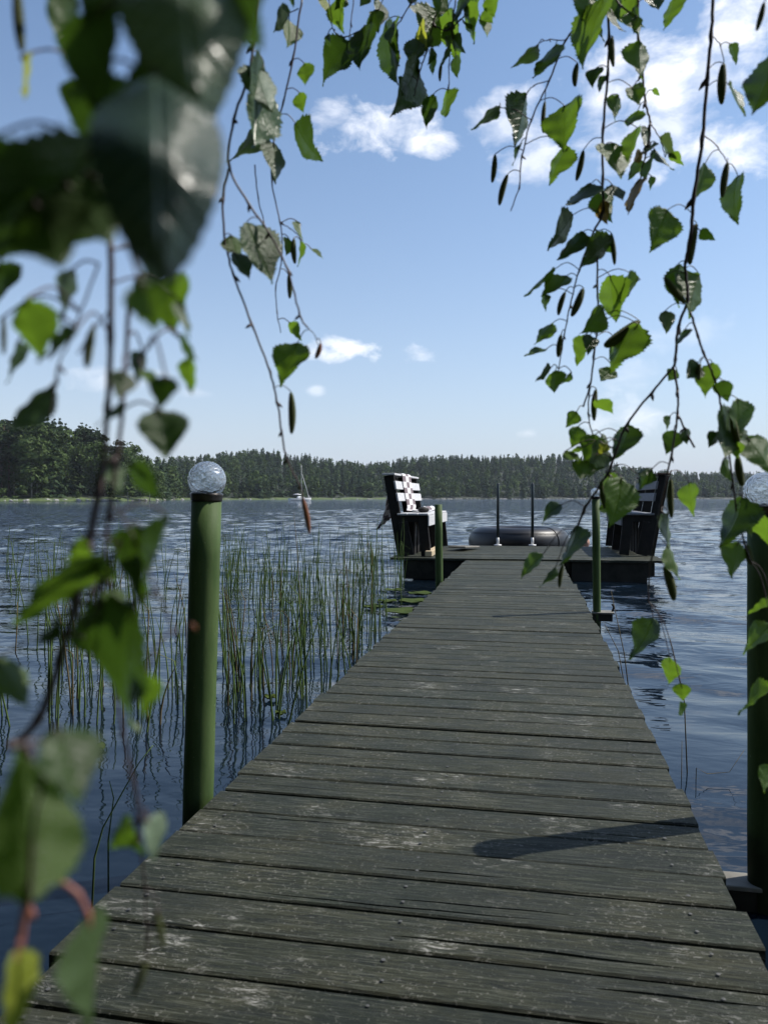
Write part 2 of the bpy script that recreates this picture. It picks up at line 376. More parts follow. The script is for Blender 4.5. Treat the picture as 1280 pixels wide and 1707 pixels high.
M_DECK = wood_deck()
M_BEAM = simple('dark wet timber', (.028, .027, .022), .8, .2, 0, .4, 8, .5, .004, (1, 1, 1))
M_POST = post_paint(); M_GLASS = crackle_glass()
M_COLLAR = simple('bronze lamp collar', (.05, .042, .035), .28, .6, .6, .2, 30, .1)
M_SOLAR = simple('dark solar cell', (.012, .014, .022), .2, .6, 0, .2, 60, 0)
M_BRACKET = simple('pale bracket board', (.2, .19, .165), .7, .3, 0, .3, 12, .3)
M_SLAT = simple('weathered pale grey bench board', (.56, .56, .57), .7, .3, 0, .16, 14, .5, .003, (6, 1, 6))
M_SLAT_SHADE = simple('grey bench board with shade in colour', (.17, .175, .19), .7, .3, 0, .25, 14, .5, .003, (6, 1, 6))  # same boards as the pale bench, with the shade put into the colour
M_DARKWOOD = simple('black-brown painted timber', (.016, .014, .013), .7, .25, 0, .4, 12, .4, .003)
M_CAPWOOD = simple('brown rail cap', (.07, .045, .032), .6, .3, 0, .3, 12, .4)
M_RUBBER = simple('black rubber', (.006, .006, .007), .42, .55, 0, .3, 9, .12, .003)
M_RAIL = simple('dark blue-green rail paint', (.022, .035, .04), .4, .5, 0, .3, 20, .1)
M_WHITE = simple('white paint', (.75, .75, .74), .45, .4, 0, .08, 6, .1)
M_NAIL = simple('weathered nail head', (.10, .098, .09), .55, .5, .4, .3, 60, 0)
M_SKIN = simple('skin', (.48, .27, .19), .5, .4, 0, .1, 20, .1)
M_HAIR = simple('dark brown hair', (.03, .02, .014), .5, .4, 0, .4, 60, .4)
M_BLOCK = simple('raw yellow wood', (.5, .4, .26), .75, .3, 0, .15, 18, .3)
M_TWIG = simple('birch twig bark', (.052, .03, .03), .5, .4, 0, .35, 60, .4, .001)
M_STALK = simple('green leaf stalk', (.11, .12, .04), .5, .4, 0, .25, 50, .1)
M_REDSTALK = simple('reddish young twig', (.26, .1, .075), .5, .4, 0, .25, 50, .2)
M_CATKIN = simple('green birch catkin', (.10, .12, .035), .7, .3, 0, .45, 160, .8, .0012)
M_BROWNCAT = simple('reddish brown catkin', (.3, .12, .06), .75, .3, 0, .3, 160, .8, .0012)
M_LEAFD = leaf_mat('mature birch leaf', (.028, .06, .014), (.05, .095, .02), (.09, .13, .06), (.065, .135, .012), .32, .34)
M_LEAFG = leaf_mat('fresh birch leaf', (.05, .105, .016), (.085, .15, .024), (.11, .16, .06), (.16, .29, .02), .46, .36)
M_LEAFP = leaf_mat('pale grey-green birch leaf', (.10, .15, .09), (.15, .2, .13), (.17, .22, .14), (.16, .25, .06), .22, .3)  # pale tone, standing in for sunlit sheen on the near oval leaf
M_LEAFB = leaf_mat('withering birch leaf', (.09, .06, .02), (.14, .09, .03), (.12, .09, .05), (.3, .2, .03), .35, .5)
M_LEAFY = leaf_mat('yellow-green birch leaf', (.2, .25, .03), (.3, .34, .05), (.25, .28, .08), (.5, .55, .05), .5, .4)
M_SPRUCE = foliage('spruce needles', (.015, .034, .015), (.05, .082, .034), .16)
M_PINE = foliage('pine needles', (.022, .04, .018), (.055, .075, .032), .2)
M_BROAD = foliage('birch foliage far off', (.034, .062, .017), (.10, .145, .045), .2, .25)
M_BARKF = simple('pine bark', (.13, .085, .06), .85, .2, 0, .4, 1.5, .3)
M_WBARK = simple('white birch bark', (.42, .4, .37), .8, .2, 0, .4, 5, .4, .01, (1, 1, 4))
M_REED = foliage('green rush', (.06, .11, .03), (.13, .19, .06), 3.0, .15)
M_DRY = foliage('dry rush', (.10, .08, .04), (.18, .14, .07), 3.0, .1)
M_LILY = foliage('lily pad', (.035, .06, .012), (.08, .11, .022), 9, .2)
M_WATER = water_mat()
M_FOREST = ground_mat('forest floor', (.010, .016, .007), (.022, .03, .013), .05)
M_MEADOW = ground_mat('shore grass', (.05, .08, .022), (.095, .13, .04), .3)
M_BANK = ground_mat('grassy bank', (.04, .06, .02), (.09, .11, .04), 6)
M_ROCK = ground_mat('shore granite', (.16, .155, .15), (.42, .41, .39), .9, .6)
M_TOWEL = towel_mat()

# ------------------------------------------------------------------ the lake
def waves(X, Y, sp):
    D = np.hypot(X, Y); H = np.zeros_like(X)
    r = np.random.default_rng(3)
    for i in range(46):
        lam = .16 * (1.085 ** i) * r.uniform(.93, 1.07)
        th = rad(258) + r.normal(0, .42 if lam > .6 else .75)
        k = 2*math.pi/lam; ph = r.uniform(0, 6.28)
        slope = .030 if lam < .5 else (.026 if lam < 2.0 else .008)
        damp = np.clip((lam / (sp * 3.0)) - .6, 0, 1)                # what the mesh can carry
        grow = .22 + .78*np.clip((D - 3.0) / 12.0, 0, 1)              # calmer by the pier and reeds
        if lam < .35: grow = grow * .55
        q = k*(math.cos(th)*X + math.sin(th)*Y) + ph
        s = np.sin(q); H += slope/k * grow * damp * (s + .22*np.cos(2*q))
    gust = .9 + .2*np.sin(X*.21 + 1.3*np.sin(Y*.17)) * np.sin(Y*.33 + .6)
    return H * gust * np.clip((90 - D)/30, 0, 1)
nc, nr = 640, 600
ang = np.linspace(rad(-62), rad(58), nc) ; dist = .75 * (90/.75) ** (np.linspace(0, 1, nr))
A, Dd = np.meshgrid(ang, dist)
X = Dd*np.sin(A - PSI); Y = Dd*np.cos(A - PSI)
Z = WATER + waves(X, Y, Dd*0.0081)
Z[0, :] = WATER; Z[:, 0] = WATER; Z[:, -1] = WATER; Z[-1, :] = WATER
V = np.stack([X.ravel(), Y.ravel(), Z.ravel()], 1)
i = np.arange(nr - 1)[:, None]*nc + np.arange(nc - 1)[None, :]; i = i.ravel()
FF = np.stack([i, i + 1, i + nc + 1, i + nc], 1)[:, ::-1]
# flat outer water: ring beyond + wedge behind, sharing the border
V2 = V.tolist(); F2 = FF.tolist()
b = len(V2); far = [60, 400, 2500, 9000]
base_ring = [(nr - 1)*nc + j for j in range(0, nc)]
prev = base_ring
for R_ in (200, 600, 1400, 2500):
    row = []
    for j in range(nc):
        V2.append([R_*math.sin(ang[j] - PSI), R_*math.cos(ang[j] - PSI), WATER]); row.append(len(V2) - 1)
    for j in range(nc - 1): F2.append([prev[j], row[j], row[j+1], prev[j+1]])
    prev = row
# wedge behind the camera
V2.append([0, 0, WATER]); c0 = len(V2) - 1
tail = np.linspace(ang[-1], ang[0] + 2*math.pi, 40)
ringA = [nc - 1]; ringB = [prev[-1]]
for a_ in tail[1:-1]:
    V2.append([.75*math.sin(a_ - PSI), .75*math.cos(a_ - PSI), WATER]); ringA.append(len(V2) - 1)
    V2.append([2500*math.sin(a_ - PSI), 2500*math.cos(a_ - PSI), WATER]); ringB.append(len(V2) - 1)
ringA.append(0); ringB.append(prev[0])
for j in range(len(ringA) - 1): F2.append([ringA[j], ringB[j], ringB[j+1], ringA[j+1]])
for j in range(0, nc - 1): F2.append([c0, j, j + 1, c0])
for j in range(len(ringA) - 1): F2.append([c0, ringA[j], ringA[j+1], c0])
F2 = np.array(F2, dtype=np.int32)
quad = F2[F2[:, 0] != F2[:, 3]]; tri = F2[F2[:, 0] == F2[:, 3]][:, :3]
V2 = np.array(V2, dtype=np.float32)
me = bpy.data.meshes.new('lake')
nl = quad.size + tri.size
me.vertices.add(len(V2)); me.vertices.foreach_set('co', V2.ravel())
me.loops.add(nl); me.loops.foreach_set('vertex_index', np.concatenate([quad[:, ::-1].ravel(), tri[:, ::-1].ravel()]))
# orientation is fixed below with flip test
ls = np.concatenate([np.arange(len(quad))*4, len(quad)*4 + np.arange(len(tri))*3]).astype(np.int32)
lt = np.concatenate([np.full(len(quad), 4), np.full(len(tri), 3)]).astype(np.int32)
me.polygons.add(len(ls)); me.polygons.foreach_set('loop_start', ls); me.polygons.foreach_set('loop_total', lt)
me.polygons.foreach_set('use_smooth', np.ones(len(ls), dtype=bool)); me.update(calc_edges=True)
import bmesh
bmw = bmesh.new(); bmw.from_mesh(me)
fl = [f for f in bmw.faces if f.normal.z < 0]
if fl: bmesh.ops.reverse_faces(bmw, faces=fl)
bmw.to_mesh(me); bmw.free(); me.materials.append(M_WATER)
tag(link('lake', me), kind='structure')
def water_z(x, y): return WATER

# lake bed and the near bank under / behind the camera
mb = MB(); mb.add([(-2550,-2550,-3.5),(2550,-2550,-3.5),(2550,2550,-3.5),(-2550,2550,-3.5)], [(0,1,2,3)])
tag(mb.build('lake_bed', M_FOREST), kind='structure')
gx = np.linspace(-26, 26, 57); gy = np.linspace(-22, 5, 40); GX, GY = np.meshgrid(gx, gy)
GZ = -.5 + .45*np.clip((.45 + 4*np.clip((-GX - 6)/5, 0, 1) - GY + .12*np.sin(GX*2.1) + .1*np.sin(GX*5.3))/1.0, -1.2, 1.0) + .03*np.sin(GX*3.1)*np.sin(GY*2.7) - np.clip(.2-np.abs(GX+.2)*.1,0,.2)*0
j = (np.arange(39)[:, None]*57 + np.arange(56)[None, :]).ravel()
tag(link('bank', npmesh('bank', np.stack([GX.ravel(), GY.ravel(), GZ.ravel()], 1), np.stack([j, j+1, j+58, j+57], 1), M_BANK, True)), kind='structure')

# ------------------------------------------------------------------ far shore: terrain
def interp(xs, ys): return lambda v: np.interp(v, xs, ys)
shoreD = interp([-900, -300, 0, 200, 262, 300, 420, 640, 800, 1050, 1400, 2200], [200, 215, 232, 250, 275, 400, 430, 520, 570, 640, 820, 900])
skyB = interp([-900, 0, 240, 280, 330, 380, 430, 480, 520, 560, 600, 640, 690, 720, 780, 830, 900, 960, 1000, 1050, 1100, 1150, 1200, 1280, 1500, 2200],
              [770, 775, 776, 776, 772, 765, 760, 764, 770, 778, 781, 779, 770, 771, 769, 768, 768, 770, 776, 786, 793, 796, 797, 796, 800, 790])
skyA = interp([-600, -200, -60, 0, 30, 60, 85, 105, 122, 135, 160, 185, 200, 215, 235, 250, 265, 285],
              [700, 705, 712, 712, 704, 697, 698, 708, 722, 714, 722, 728, 738, 745, 752, 768, 792, 812])
def crest(px): return np.maximum(3, CAMZ + (838 - skyB(px))/F*(shoreD(px) + 300) - 13)
def ground(px, D):
    s = (D - shoreD(px)); t = np.clip((s - 14)/290, 0, 1); t = t*t*(3-2*t)
    bank = -.45 + np.clip(s, 0, 12)*.16
    return bank + crest(px)*t
pxs = np.arange(-900, 2220, 20); ss = np.array([-3, 0, 3, 7, 12, 20, 40, 70, 110, 160, 210, 260, 300, 420, 700])
Vt = []
for s_ in ss:
    for p_ in pxs:
        D = float(shoreD(p_)) + s_; q = polar(p_, D); Vt.append((q.x, q.y, float(ground(p_, D)) - (s_ > 400)*8 + (0 if s_ > 0 else -.3)))
n1 = len(pxs); j = (np.arange(len(ss)-1)[:, None]*n1 + np.arange(n1-1)[None, :]).ravel()
tag(link('hill', npmesh('hill', Vt, np.stack([j, j+1, j+n1+1, j+n1], 1), M_FOREST, True)), kind='structure')
# grass strip along the left half of the shore
px2 = np.arange(-900, 700, 8); Vg = []; prof = [(-.6, -.5), (.4, .05), (2.5, .25), (8, .75), (16, 1.3)]
for (s_, z_) in prof:
    for p_ in px2:
        D = float(shoreD(p_)) + s_ - 1.5 + .8*math.sin(p_*.05); q = polar(p_, D); Vg.append((q.x, q.y, z_ + .15*math.sin(p_*.11)))
n1 = len(px2); j = (np.arange(len(prof)-1)[:, None]*n1 + np.arange(n1-1)[None, :]).ravel()
tag(link('shore_meadow', npmesh('shore_meadow', Vg, np.stack([j, j+1, j+n1+1, j+n1], 1), M_MEADOW, True)), kind='structure')

# ------------------------------------------------------------------ far trees
def clump_quads(c, s, nrm=None, r=None):
    """c (n,3) centres, s (n,) sizes, nrm (n,3): one bent quad (as 4 verts) for each"""
    n = len(c); r = r or rng
    if nrm is None: nrm = r.normal(size=(n, 3))
    nrm = nrm/np.linalg.norm(nrm, axis=1, keepdims=True); a = np.cross(nrm, r.normal(size=(n, 3))); a /= np.linalg.norm(a, axis=1, keepdims=True) + 1e-9
    b = np.cross(nrm, a); s = s[:, None]
    k = r.uniform(.5, 1.3, (n, 4, 1))
    return np.stack([c - a*s*k[:, 0], c - b*s*.6*k[:, 1], c + a*s*k[:, 2], c + b*s*.6*k[:, 3]], 1)
def spruce_pts(n, r, narrow=.17, base=.06, size=.03, lo=0):
    t = r.beta(1.15, 1.35, n); z = base + (1 - base)*t
    lv = np.round(z*17 + r.normal(0, .16, n))/17
    z = np.clip(.55*lv + .45*z, base, .995)
    env = narrow*(1 - z)**.82 + .004; az_ = r.uniform(0, 2*np.pi, n); lob = 1 + .22*np.sin(az_*3 + z*40) + .12*np.sin(az_*5 - z*23)
    rr = env*lob*np.sqrt(r.uniform(.12, 1.0, n)); z = z - rr*.22
    c = np.stack([rr*np.cos(az_), rr*np.sin(az_), z], 1)
    nrm = np.stack([np.cos(az_)*.5, np.sin(az_)*.5, np.full(n, .9)], 1) + r.normal(0, .35, (n, 3))
    return clump_quads(c, size*(.6 + .8*(1 - z))*r.uniform(.6, 1.3, n), nrm, r)
def broad_pts(n, r, wide=.28, base=.22, size=.035, lobes=16):
    cs = []; ra = []
    for _ in range(lobes):
        z = r.uniform(base + .05, .9); w = wide*math.sin(math.pi*min(.97, max(.1, (z - base)/(1 - base)*.8 + .18)))*r.uniform(.1, .85); a_ = r.uniform(0, 6.28)
        cs.append((w*math.cos(a_), w*math.sin(a_), z)); ra.append(r.uniform(.075, .16))
    cs.append((0, 0, .9)); ra.append(.1); cs.append((0, 0, .6)); ra.append(.2)
    cs = np.array(cs); ra = np.array(ra); w = ra**2/np.sum(ra**2); idx = r.choice(len(cs), n, p=w)
    d = r.normal(size=(n, 3)); d /= np.linalg.norm(d, axis=1, keepdims=True)
    c = cs[idx] + d*(ra[idx]*r.uniform(.55, 1.08, n))[:, None]*np.array([1, 1, .85])
    return clump_quads(c, size*r.uniform(.5, 1.3, n), d + r.normal(0, .4, (n, 3)), r)
def pine_pts(n, r, size=.032):
    cs = []; ra = []
    for k in range(13):
        z = r.uniform(.5, .97); w = .2*math.sqrt(max(.02, 1 - ((z - .66)/.36)**2))*r.uniform(.2, 1); a_ = r.uniform(0, 6.28); cs.append((w*math.cos(a_), w*math.sin(a_), z)); ra.append(r.uniform(.045, .095))
    cs = np.array(cs); ra = np.array(ra); w = ra**2/np.sum(ra**2); idx = r.choice(len(cs), n, p=w); d = r.normal(size=(n, 3)); d /= np.linalg.norm(d, axis=1, keepdims=True)
    c = cs[idx] + d*(ra[idx]*r.uniform(.4, 1.1, n))[:, None]*np.array([1.25, 1.25, .55])
    return clump_quads(c, size*r.uniform(.5, 1.3, n), np.array([0, 0, 1.0]) + r.normal(0, .5, (n, 3)), r)
def quads_mesh(name, q, m):
    n = len(q); return npmesh(name, q.reshape(-1, 3), np.arange(n*4).reshape(n, 4), m)
def trunk_mesh(name, r0, top, m, limbs=0, r=None):
    mb = MB(); mb.tube([(0, 0, -.03), (.003, 0, top*.5), (0, .003, top)], [r0, r0*.7, r0*.15], 6)
    for k in range(limbs):
        z = r.uniform(.3, .8); a_ = r.uniform(0, 6.28); l = r.uniform(.06, .16)
        mb.tube([(0, 0, z), (l*math.cos(a_), l*math.sin(a_), z + l*r.uniform(-.1, .5))], [r0*.3, r0*.08], 4)
    return mb.mesh(name, m)
KINDS = {'spruce_tree': [], 'pine_tree': [], 'birch_tree': []}
for v in range(5):
    r = np.random.default_rng(100 + v)
    KINDS['spruce_tree'].append((quads_mesh('spruce_crown', spruce_pts(1500, r, r.uniform(.14, .2), .03, .03), M_SPRUCE), trunk_mesh('spruce_trunk', .012, .97, M_BARKF)))
for v in range(4):
    r = np.random.default_rng(200 + v)
    KINDS['pine_tree'].append((quads_mesh('pine_crown', pine_pts(1300, r), M_PINE), trunk_mesh('pine_trunk', .013, .93, M_BARKF, 14, r)))
for v in range(4):
    r = np.random.default_rng(300 + v)
    KINDS['birch_tree'].append((quads_mesh('birch_crown', broad_pts(1500, r, r.uniform(.2, .27), .1, .03), M_BROAD), trunk_mesh('birch_trunk', .009, .85, M_WBARK, 10, r)))
def put_tree(kind, v, px, D, h, wscale, label, group, parts=True):
    g = float(ground(px, D)); q = polar(px, D); cr, tk = KINDS[kind][v % len(KINDS[kind])]
    M = Matrix.Translation((q.x, q.y, g - .2)) @ Matrix.Rotation(random.uniform(0, 6.28), 4, 'Z') @ Matrix.Diagonal((h*wscale, h*wscale, h, 1))
    e = bpy.data.objects.new(kind, None); C.objects.link(e); e.matrix_basis = M; tag(e, label, 'tree', group)
    link('trunk', tk, e); link('crown', cr, e)
    return e
LAB = {'spruce_tree': ('narrow dark green spruce in the tall wood on the left shore', 'spruces in the wood on the left shore'),
       'pine_tree': ('pine with a bare trunk and tufted crown in the tall wood on the left shore', 'pines in the wood on the left shore'),
       'birch_tree': ('light green leafy birch in the wood on the left shore', 'birches in the wood on the left shore')}
for k in range(190):
    px = random.uniform(-260, 262); row = random.random(); D = float(shoreD(px)) + 8 + row*60
    D = max(D, 238)
    ytop = float(skyA(px)) - 10 + random.uniform(0, 1)**1.6*26 + (22 if row < .25 else 0) * random.random()
    h = CAMZ + (830 - ytop)/F*D - float(ground(px, D)) + .2
    if h < 4: continue
    kd = random.choices(['spruce_tree', 'pine_tree', 'birch_tree'], [.68, .18, .14] if row > .3 else [.45, .15, .4])[0]
    if px > 205: kd = random.choice(['birch_tree', 'spruce_tree', 'birch_tree'])
    put_tree(kd, random.randrange(5), px, D, h, random.uniform(.85, 1.15)*(1.15 if kd != 'spruce_tree' else 1), *LAB[kd])
put_tree('birch_tree', 1, 214, 246, 17.5, 1.15, 'broad pale green birch near the end of the left wood', None)
put_tree('birch_tree', 2, 250, 262, 13.5, 1.3, 'lower rounded birch at the very tip of the wooded left point', None)
put_tree('pine_tree', 0, 62, 262, 28.2, 1.2, 'tallest pine on the skyline of the left wood', None)
# unseen woods behind the camera, added to cut the sky fill
NB = [('birch_tree', -9.5, 2.2, 9), ('spruce_tree', -11.5, .5, 12), ('birch_tree', -7.5, -1.5, 8), ('spruce_tree', -9.5, -3.5, 13), ('birch_tree', -5.2, -4.2, 9), ('spruce_tree', -6.5, -7, 14), ('birch_tree', -2.5, -5.2, 9), ('spruce_tree', -3.2, -8.2, 14),
      ('birch_tree', .6, -5.6, 10), ('spruce_tree', 1.4, -8.4, 13), ('birch_tree', 3.6, -5.2, 9), ('spruce_tree', 5.2, -7.6, 13), ('birch_tree', 6.6, -4.2, 9), ('spruce_tree', -13.5, 3.4, 12), ('pine_tree', 8.8, -6.5, 13), ('pine_tree', -1, -11, 16), ('spruce_tree', -8, -10, 15)]
for k, (kd, x, y, h) in enumerate(NB):
    cr_, tk_ = KINDS[kd][k % 4]; e = bpy.data.objects.new(kd, None); C.objects.link(e); w = h*(1.5 if kd != 'pine_tree' else 1.2)
    e.matrix_basis = Matrix.Translation((x, y, -.15)) @ Matrix.Rotation(k*1.9, 4, 'Z') @ Matrix.Diagonal((w, w, h, 1)); tag(e, 'unseen tree on the near bank behind the pier start, added to block sky light', 'tree', 'trees on the near bank'); link('trunk', tk_, e); link('crown', cr_, e)
# shore bushes
bush = [quads_mesh('bush_crown', broad_pts(420, np.random.default_rng(400+v), .55, .0, .09, 9), M_BROAD) for v in range(3)]
for k in range(60):
    px = random.choice([random.uniform(225, 345), random.uniform(360, 480), random.uniform(-60, 640)]); D = float(shoreD(px)) + random.uniform(3, 12); q = polar(px, D)
    h = random.uniform(2, 4.5)
    o = link('bush', bush[k % 3], None, Matrix.Translation((q.x, q.y, float(ground(px, D)) - .1)) @ Matrix.Rotation(k*1.3, 4, 'Z') @ Matrix.Diagonal((h*1.5, h*1.5, h, 1)))
    tag(o, 'low green bush at the water edge of the far grassy shore', 'bush', 'bushes along the grassy shore')
# far trees: individuals in front, the rest as one mass
lowS = [spruce_pts(150, np.random.default_rng(500+v), .23, .02, .09) for v in range(5)]
lowB = [broad_pts(190, np.random.default_rng(520+v), .32, .04, .08, 9) for v in range(5)]
lowSm = [quads_mesh('far_spruce', q, M_SPRUCE) for q in lowS]; lowBm = [quads_mesh('far_birch', q, M_BROAD) for q in lowB]
ft = []
for k in range(430):   # front rows
    px = random.uniform(250, 1500) if k < 360 else random.uniform(-500, 250)
    s_ = random.uniform(6, 38)
    D = float(shoreD(px)) + s_
    if px < 262: D = 420 + random.uniform(0, 80)
    ft.append((px, D, random.uniform(9, 16), random.random() < .45, 0))
for k in range(3400):
    px = random.uniform(-300, 1700); s_ = 30 + 290*random.random()**.8; D = float(shoreD(px)) + s_
    if px < 262: D = max(D, 470)
    ft.append((px, D, random.uniform(9, 15), random.random() < .2, 1))
ft.sort(key=lambda a: a[1]/a[2])
massS = []; massB = []; cnt = 0
for (px, D, h, broad, back) in ft:
    q = polar(px, D); g = float(ground(px, D)) if px > 262 else 8.0; w = h*random.uniform(.9, 1.2); a_ = random.uniform(0, 6.28)
    if cnt < 300 and 240 < px < 1320:
        o = link('birch_tree' if broad else 'spruce_tree', (lowBm if broad else lowSm)[random.randrange(5)], None, Matrix.Translation((q.x, q.y, g - .3)) @ Matrix.Rotation(a_, 4, 'Z') @ Matrix.Diagonal((w, w, h, 1)))
        tag(o, 'small lighter green leafy tree in the forest front of the far shore' if broad else 'small dark spruce in the forest front of the far shore', 'tree', 'leafy trees along the far shore' if broad else 'spruces along the far shore'); cnt += 1
    else:
        src = (lowB if broad else lowS)[random.randrange(5)]; ca, sa = math.cos(a_), math.sin(a_)
        x = (src[..., 0]*ca - src[..., 1]*sa)*w + q.x; y = (src[..., 0]*sa + src[..., 1]*ca)*w + q.y; z = src[..., 2]*h + g - .3
        (massB if broad else massS).append(np.stack([x, y, z], -1))
tag(link('far_conifer_forest', quads_mesh('far_conifer_forest', np.concatenate(massS), M_SPRUCE)), 'mass of dark conifers covering the low hills across the lake', 'forest', kind='stuff')
tag(link('far_leafy_forest', quads_mesh('far_leafy_forest', np.concatenate(massB), M_BROAD)), 'lighter leafy trees mixed through the wooded hills across the lake', 'forest', kind='stuff')
# lone crooked pine above the skyline behind the left bench
q = polar(690, 760)
e = bpy.data.objects.new('pine_tree', None); C.objects.link(e); hh = 20
e.matrix_basis = Matrix.Translation((q.x, q.y, CAMZ + (830-765)/F*760 - hh)) @ Matrix.Diagonal((hh*1.3, hh*1.3, hh, 1))
tag(e, 'spindly pine standing above the far skyline behind the bench with the towel', 'tree'); link('trunk', KINDS['pine_tree'][2][1], e); link('crown', KINDS['pine_tree'][2][0], e)
# air over the lake
hb = MB(); hb.box((-2600, -2600, -4.5), (2600, 2600, 72)); HM = bpy.data.materials.new('haze air'); HM.use_nodes = True; hn = HM.node_tree; hn.nodes.clear()
hv_ = hn.nodes.new('ShaderNodeVolumePrincipled'); hv_.inputs['Density'].default_value = .0001; hv_.inputs['Color'].default_value = (.82, .9, 1, 1); ho = hn.nodes.new('ShaderNodeOutputMaterial'); hn.links.new(hv_.outputs[0], ho.inputs['Volume'])
tag(hb.build('haze', HM), kind='stuff')
# shoreline stones
rk = MB()
for k in range(420):
    px = random.uniform(600, 1500) if k < 340 else random.uniform(0, 600); D = float(shoreD(px)) + random.uniform(-2.0, 1.2); q = polar(px, D); r_ = random.uniform(.25, .9)
    rk.sphere((q.x, q.y, WATER + .1), r_, 6, 4, (random.uniform(.8, 1.8), random.uniform(.8, 1.5), random.uniform(.5, .9)), False)
tag(rk.build('shore_stones', M_ROCK), 'pale stones lining the foot of the forest across the lake', 'stones', kind='stuff')

# ------------------------------------------------------------------ sailing boat
def sailboat():
    w = polar(500, 275); L_ = 8.6; hd = rad(47)
    t = empty('sailboat', (w.x, w.y, WATER), 'white sailing boat with bare mast moored off the far shore', 'sailing boat', rz=hd)
    mb = MB(); n = 14; rings = []
    for i in range(n + 1):
        u = i/n; x = (u - .5)*L_; wd = 1.25*math.sin(math.pi*min(1, (.28 + .72*u)))**.75 if u < .98 else .04; sh = .78 + .28*u*u + .1*(1-u)**2
        rings.append([Vector((x + .35*(z_ > .3)*u, y_*wd, z_*sh)) for (y_, z_) in ((-1, 1), (-.93, .45), (-.55, -.15), (0, -.32), (.55, -.15), (.93, .45), (1, 1))])
    vs = [v for r in rings for v in r]; fs = [(i*7+k, i*7+k+1, (i+1)*7+k+1, (i+1)*7+k) for i in range(n) for k in range(6)]
    fs += [(i*7+6, i*7, (i+1)*7, (i+1)*7+6) for i in range(n)] + [tuple(range(7))]
    mb.add(vs, fs); mb.build('hull', M_WHITE, t)
    c = MB(); c.box((-.9, -.62, .8), (1.6, .62, 1.28), None, .12); c.box((-.9, -.5, 1.28), (.2, .5, 1.6), None, .12); c.build('cabin', M_WHITE, t)
    wd = MB()
    for y in (-.625, .625): wd.box((-.5, min(y, y*1.01), .98), (1.2, max(y, y*1.01), 1.14))
    wd.build('window', M_SOLAR, t)
    m = MB(); m.tube([(.7, 0, 1.2), (.68, 0, 12.9)], [.075, .05], 8); m.build('mast', M_WHITE, t)
    b = MB(); b.tube([(.7, 0, 2.1), (-2.7, 0, 2.2)], [.07, .07], 8); b.tube([(.6, 0, 2.2), (-1, .02, 2.33), (-2.6, 0, 2.28)], [.14, .16, .08], 8); b.build('boom', M_WHITE, t)
    s = MB(); s.tube([(.68, 0, 12.8), (3.95, 0, 1.1)], .018, 5); s.tube([(.68, 0, 12.8), (-3.5, 0, .9)], .018, 5)
    for y in (-1, 1): s.tube([(.68, 0, 10), (.5, y*.6, 6.5), (.4, y*1.1, .9)], .018, 5)
    s.build('rigging', M_RAIL, t)
    f = MB(); f.tube([(.95, 0, 9.6), (2.5, 0, 5.0), (3.75, 0, 1.3)], [.05, .11, .09], 8); f.build('furled_sail', M_WHITE, t)
    p = MB()
    for (x, y) in ((3.6, .4), (3.6, -.4), (3.95, 0)): p.tube([(x, y, .95), (x, y, 1.7)], .03, 5)
    p.tube([(3.4, .5, 1.68), (4, 0, 1.7), (3.4, -.5, 1.68)], .03, 5); p.build('bow_rail', M_WHITE, t)
sailboat()

# ------------------------------------------------------------------ pier
XL, XR = -.784, .376
pier = empty('pier', (0, 0, 0), 'long weathered dark green plank pier leading to a swimming platform on the lake', 'pier')
PT = .028
def plank(name, x0, x1, y0, y1, z, parent, cracks=(), nx=10, rot=0, zr=0.0, cup=0.0):
    """plank along x; cracks = (offset across 0..1, x start, x end, width)"""
    cy = (y0 + y1)/2; cx = (x0 + x1)/2; hw = (y1 - y0)/2; b = .0035
    xs = list(np.linspace(x0, x1, nx + 1))
    ph = random.uniform(0, 6); vs = []; cols = None
    cr = sorted(cracks)
    for x in xs:
        wav = .0012*math.sin(x*3.1 + ph) + .0007*math.sin(x*11 + ph*2)
        row = [(-hw - wav*.6, -PT), (-hw - wav*.6 , -b), (-hw + b, 0)]
        for (u, a, e, wd) in cr:
            t = (x - a)/(e - a) if e != a else -1
            k = max(0.0, math.sin(math.pi*min(max(t, 0), 1)))**.6 if 0 < t < 1 else 0.0
            if a <= x0: k = (1 - t)**.6 if t < 1 else 0
            if e >= x1: k = t**.6 if t > 0 else 0
            o = (u - .5)*2*hw + .004*math.sin(x*2.3 + u*9 + ph) + .0022*math.sin(x*9 + u*5) + .001*math.sin(x*31 + u*3)
            h_ = max(wd*k/2, .00002)
            row += [(o - h_, 0), (o, -.016*min(1, k*1.5) - .0001), (o + h_, 0)]
        row += [(hw - b, 0), (hw + wav*.4, -b), (hw + wav*.4, -PT)]
        vs += [(x - cx, yy, zz + (cup*(yy/hw)**2 if zz > -PT else 0)) for (yy, zz) in row]
    m = len(vs)//len(xs); fs = []
    for i in range(nx):
        for k in range(m - 1): fs.append((i*m+k, (i+1)*m+k, (i+1)*m+k+1, i*m+k+1))
        fs.append((i*m+m-1, (i+1)*m+m-1, (i+1)*m, i*m))
    fs.append(tuple(range(m))[::1]); fs.append(tuple(nx*m + k for k in range(m))[::-1])
    me = bpy.data.meshes.new(name); me.from_pydata(vs, [], fs); me.update(); me.materials.append(M_DECK)
    return link(name, me, parent, Matrix.Translation((cx, cy, z)) @ Matrix.Rotation(rot, 4, 'Z') @ Matrix.Rotation(zr, 4, 'X'))
nails = MB()
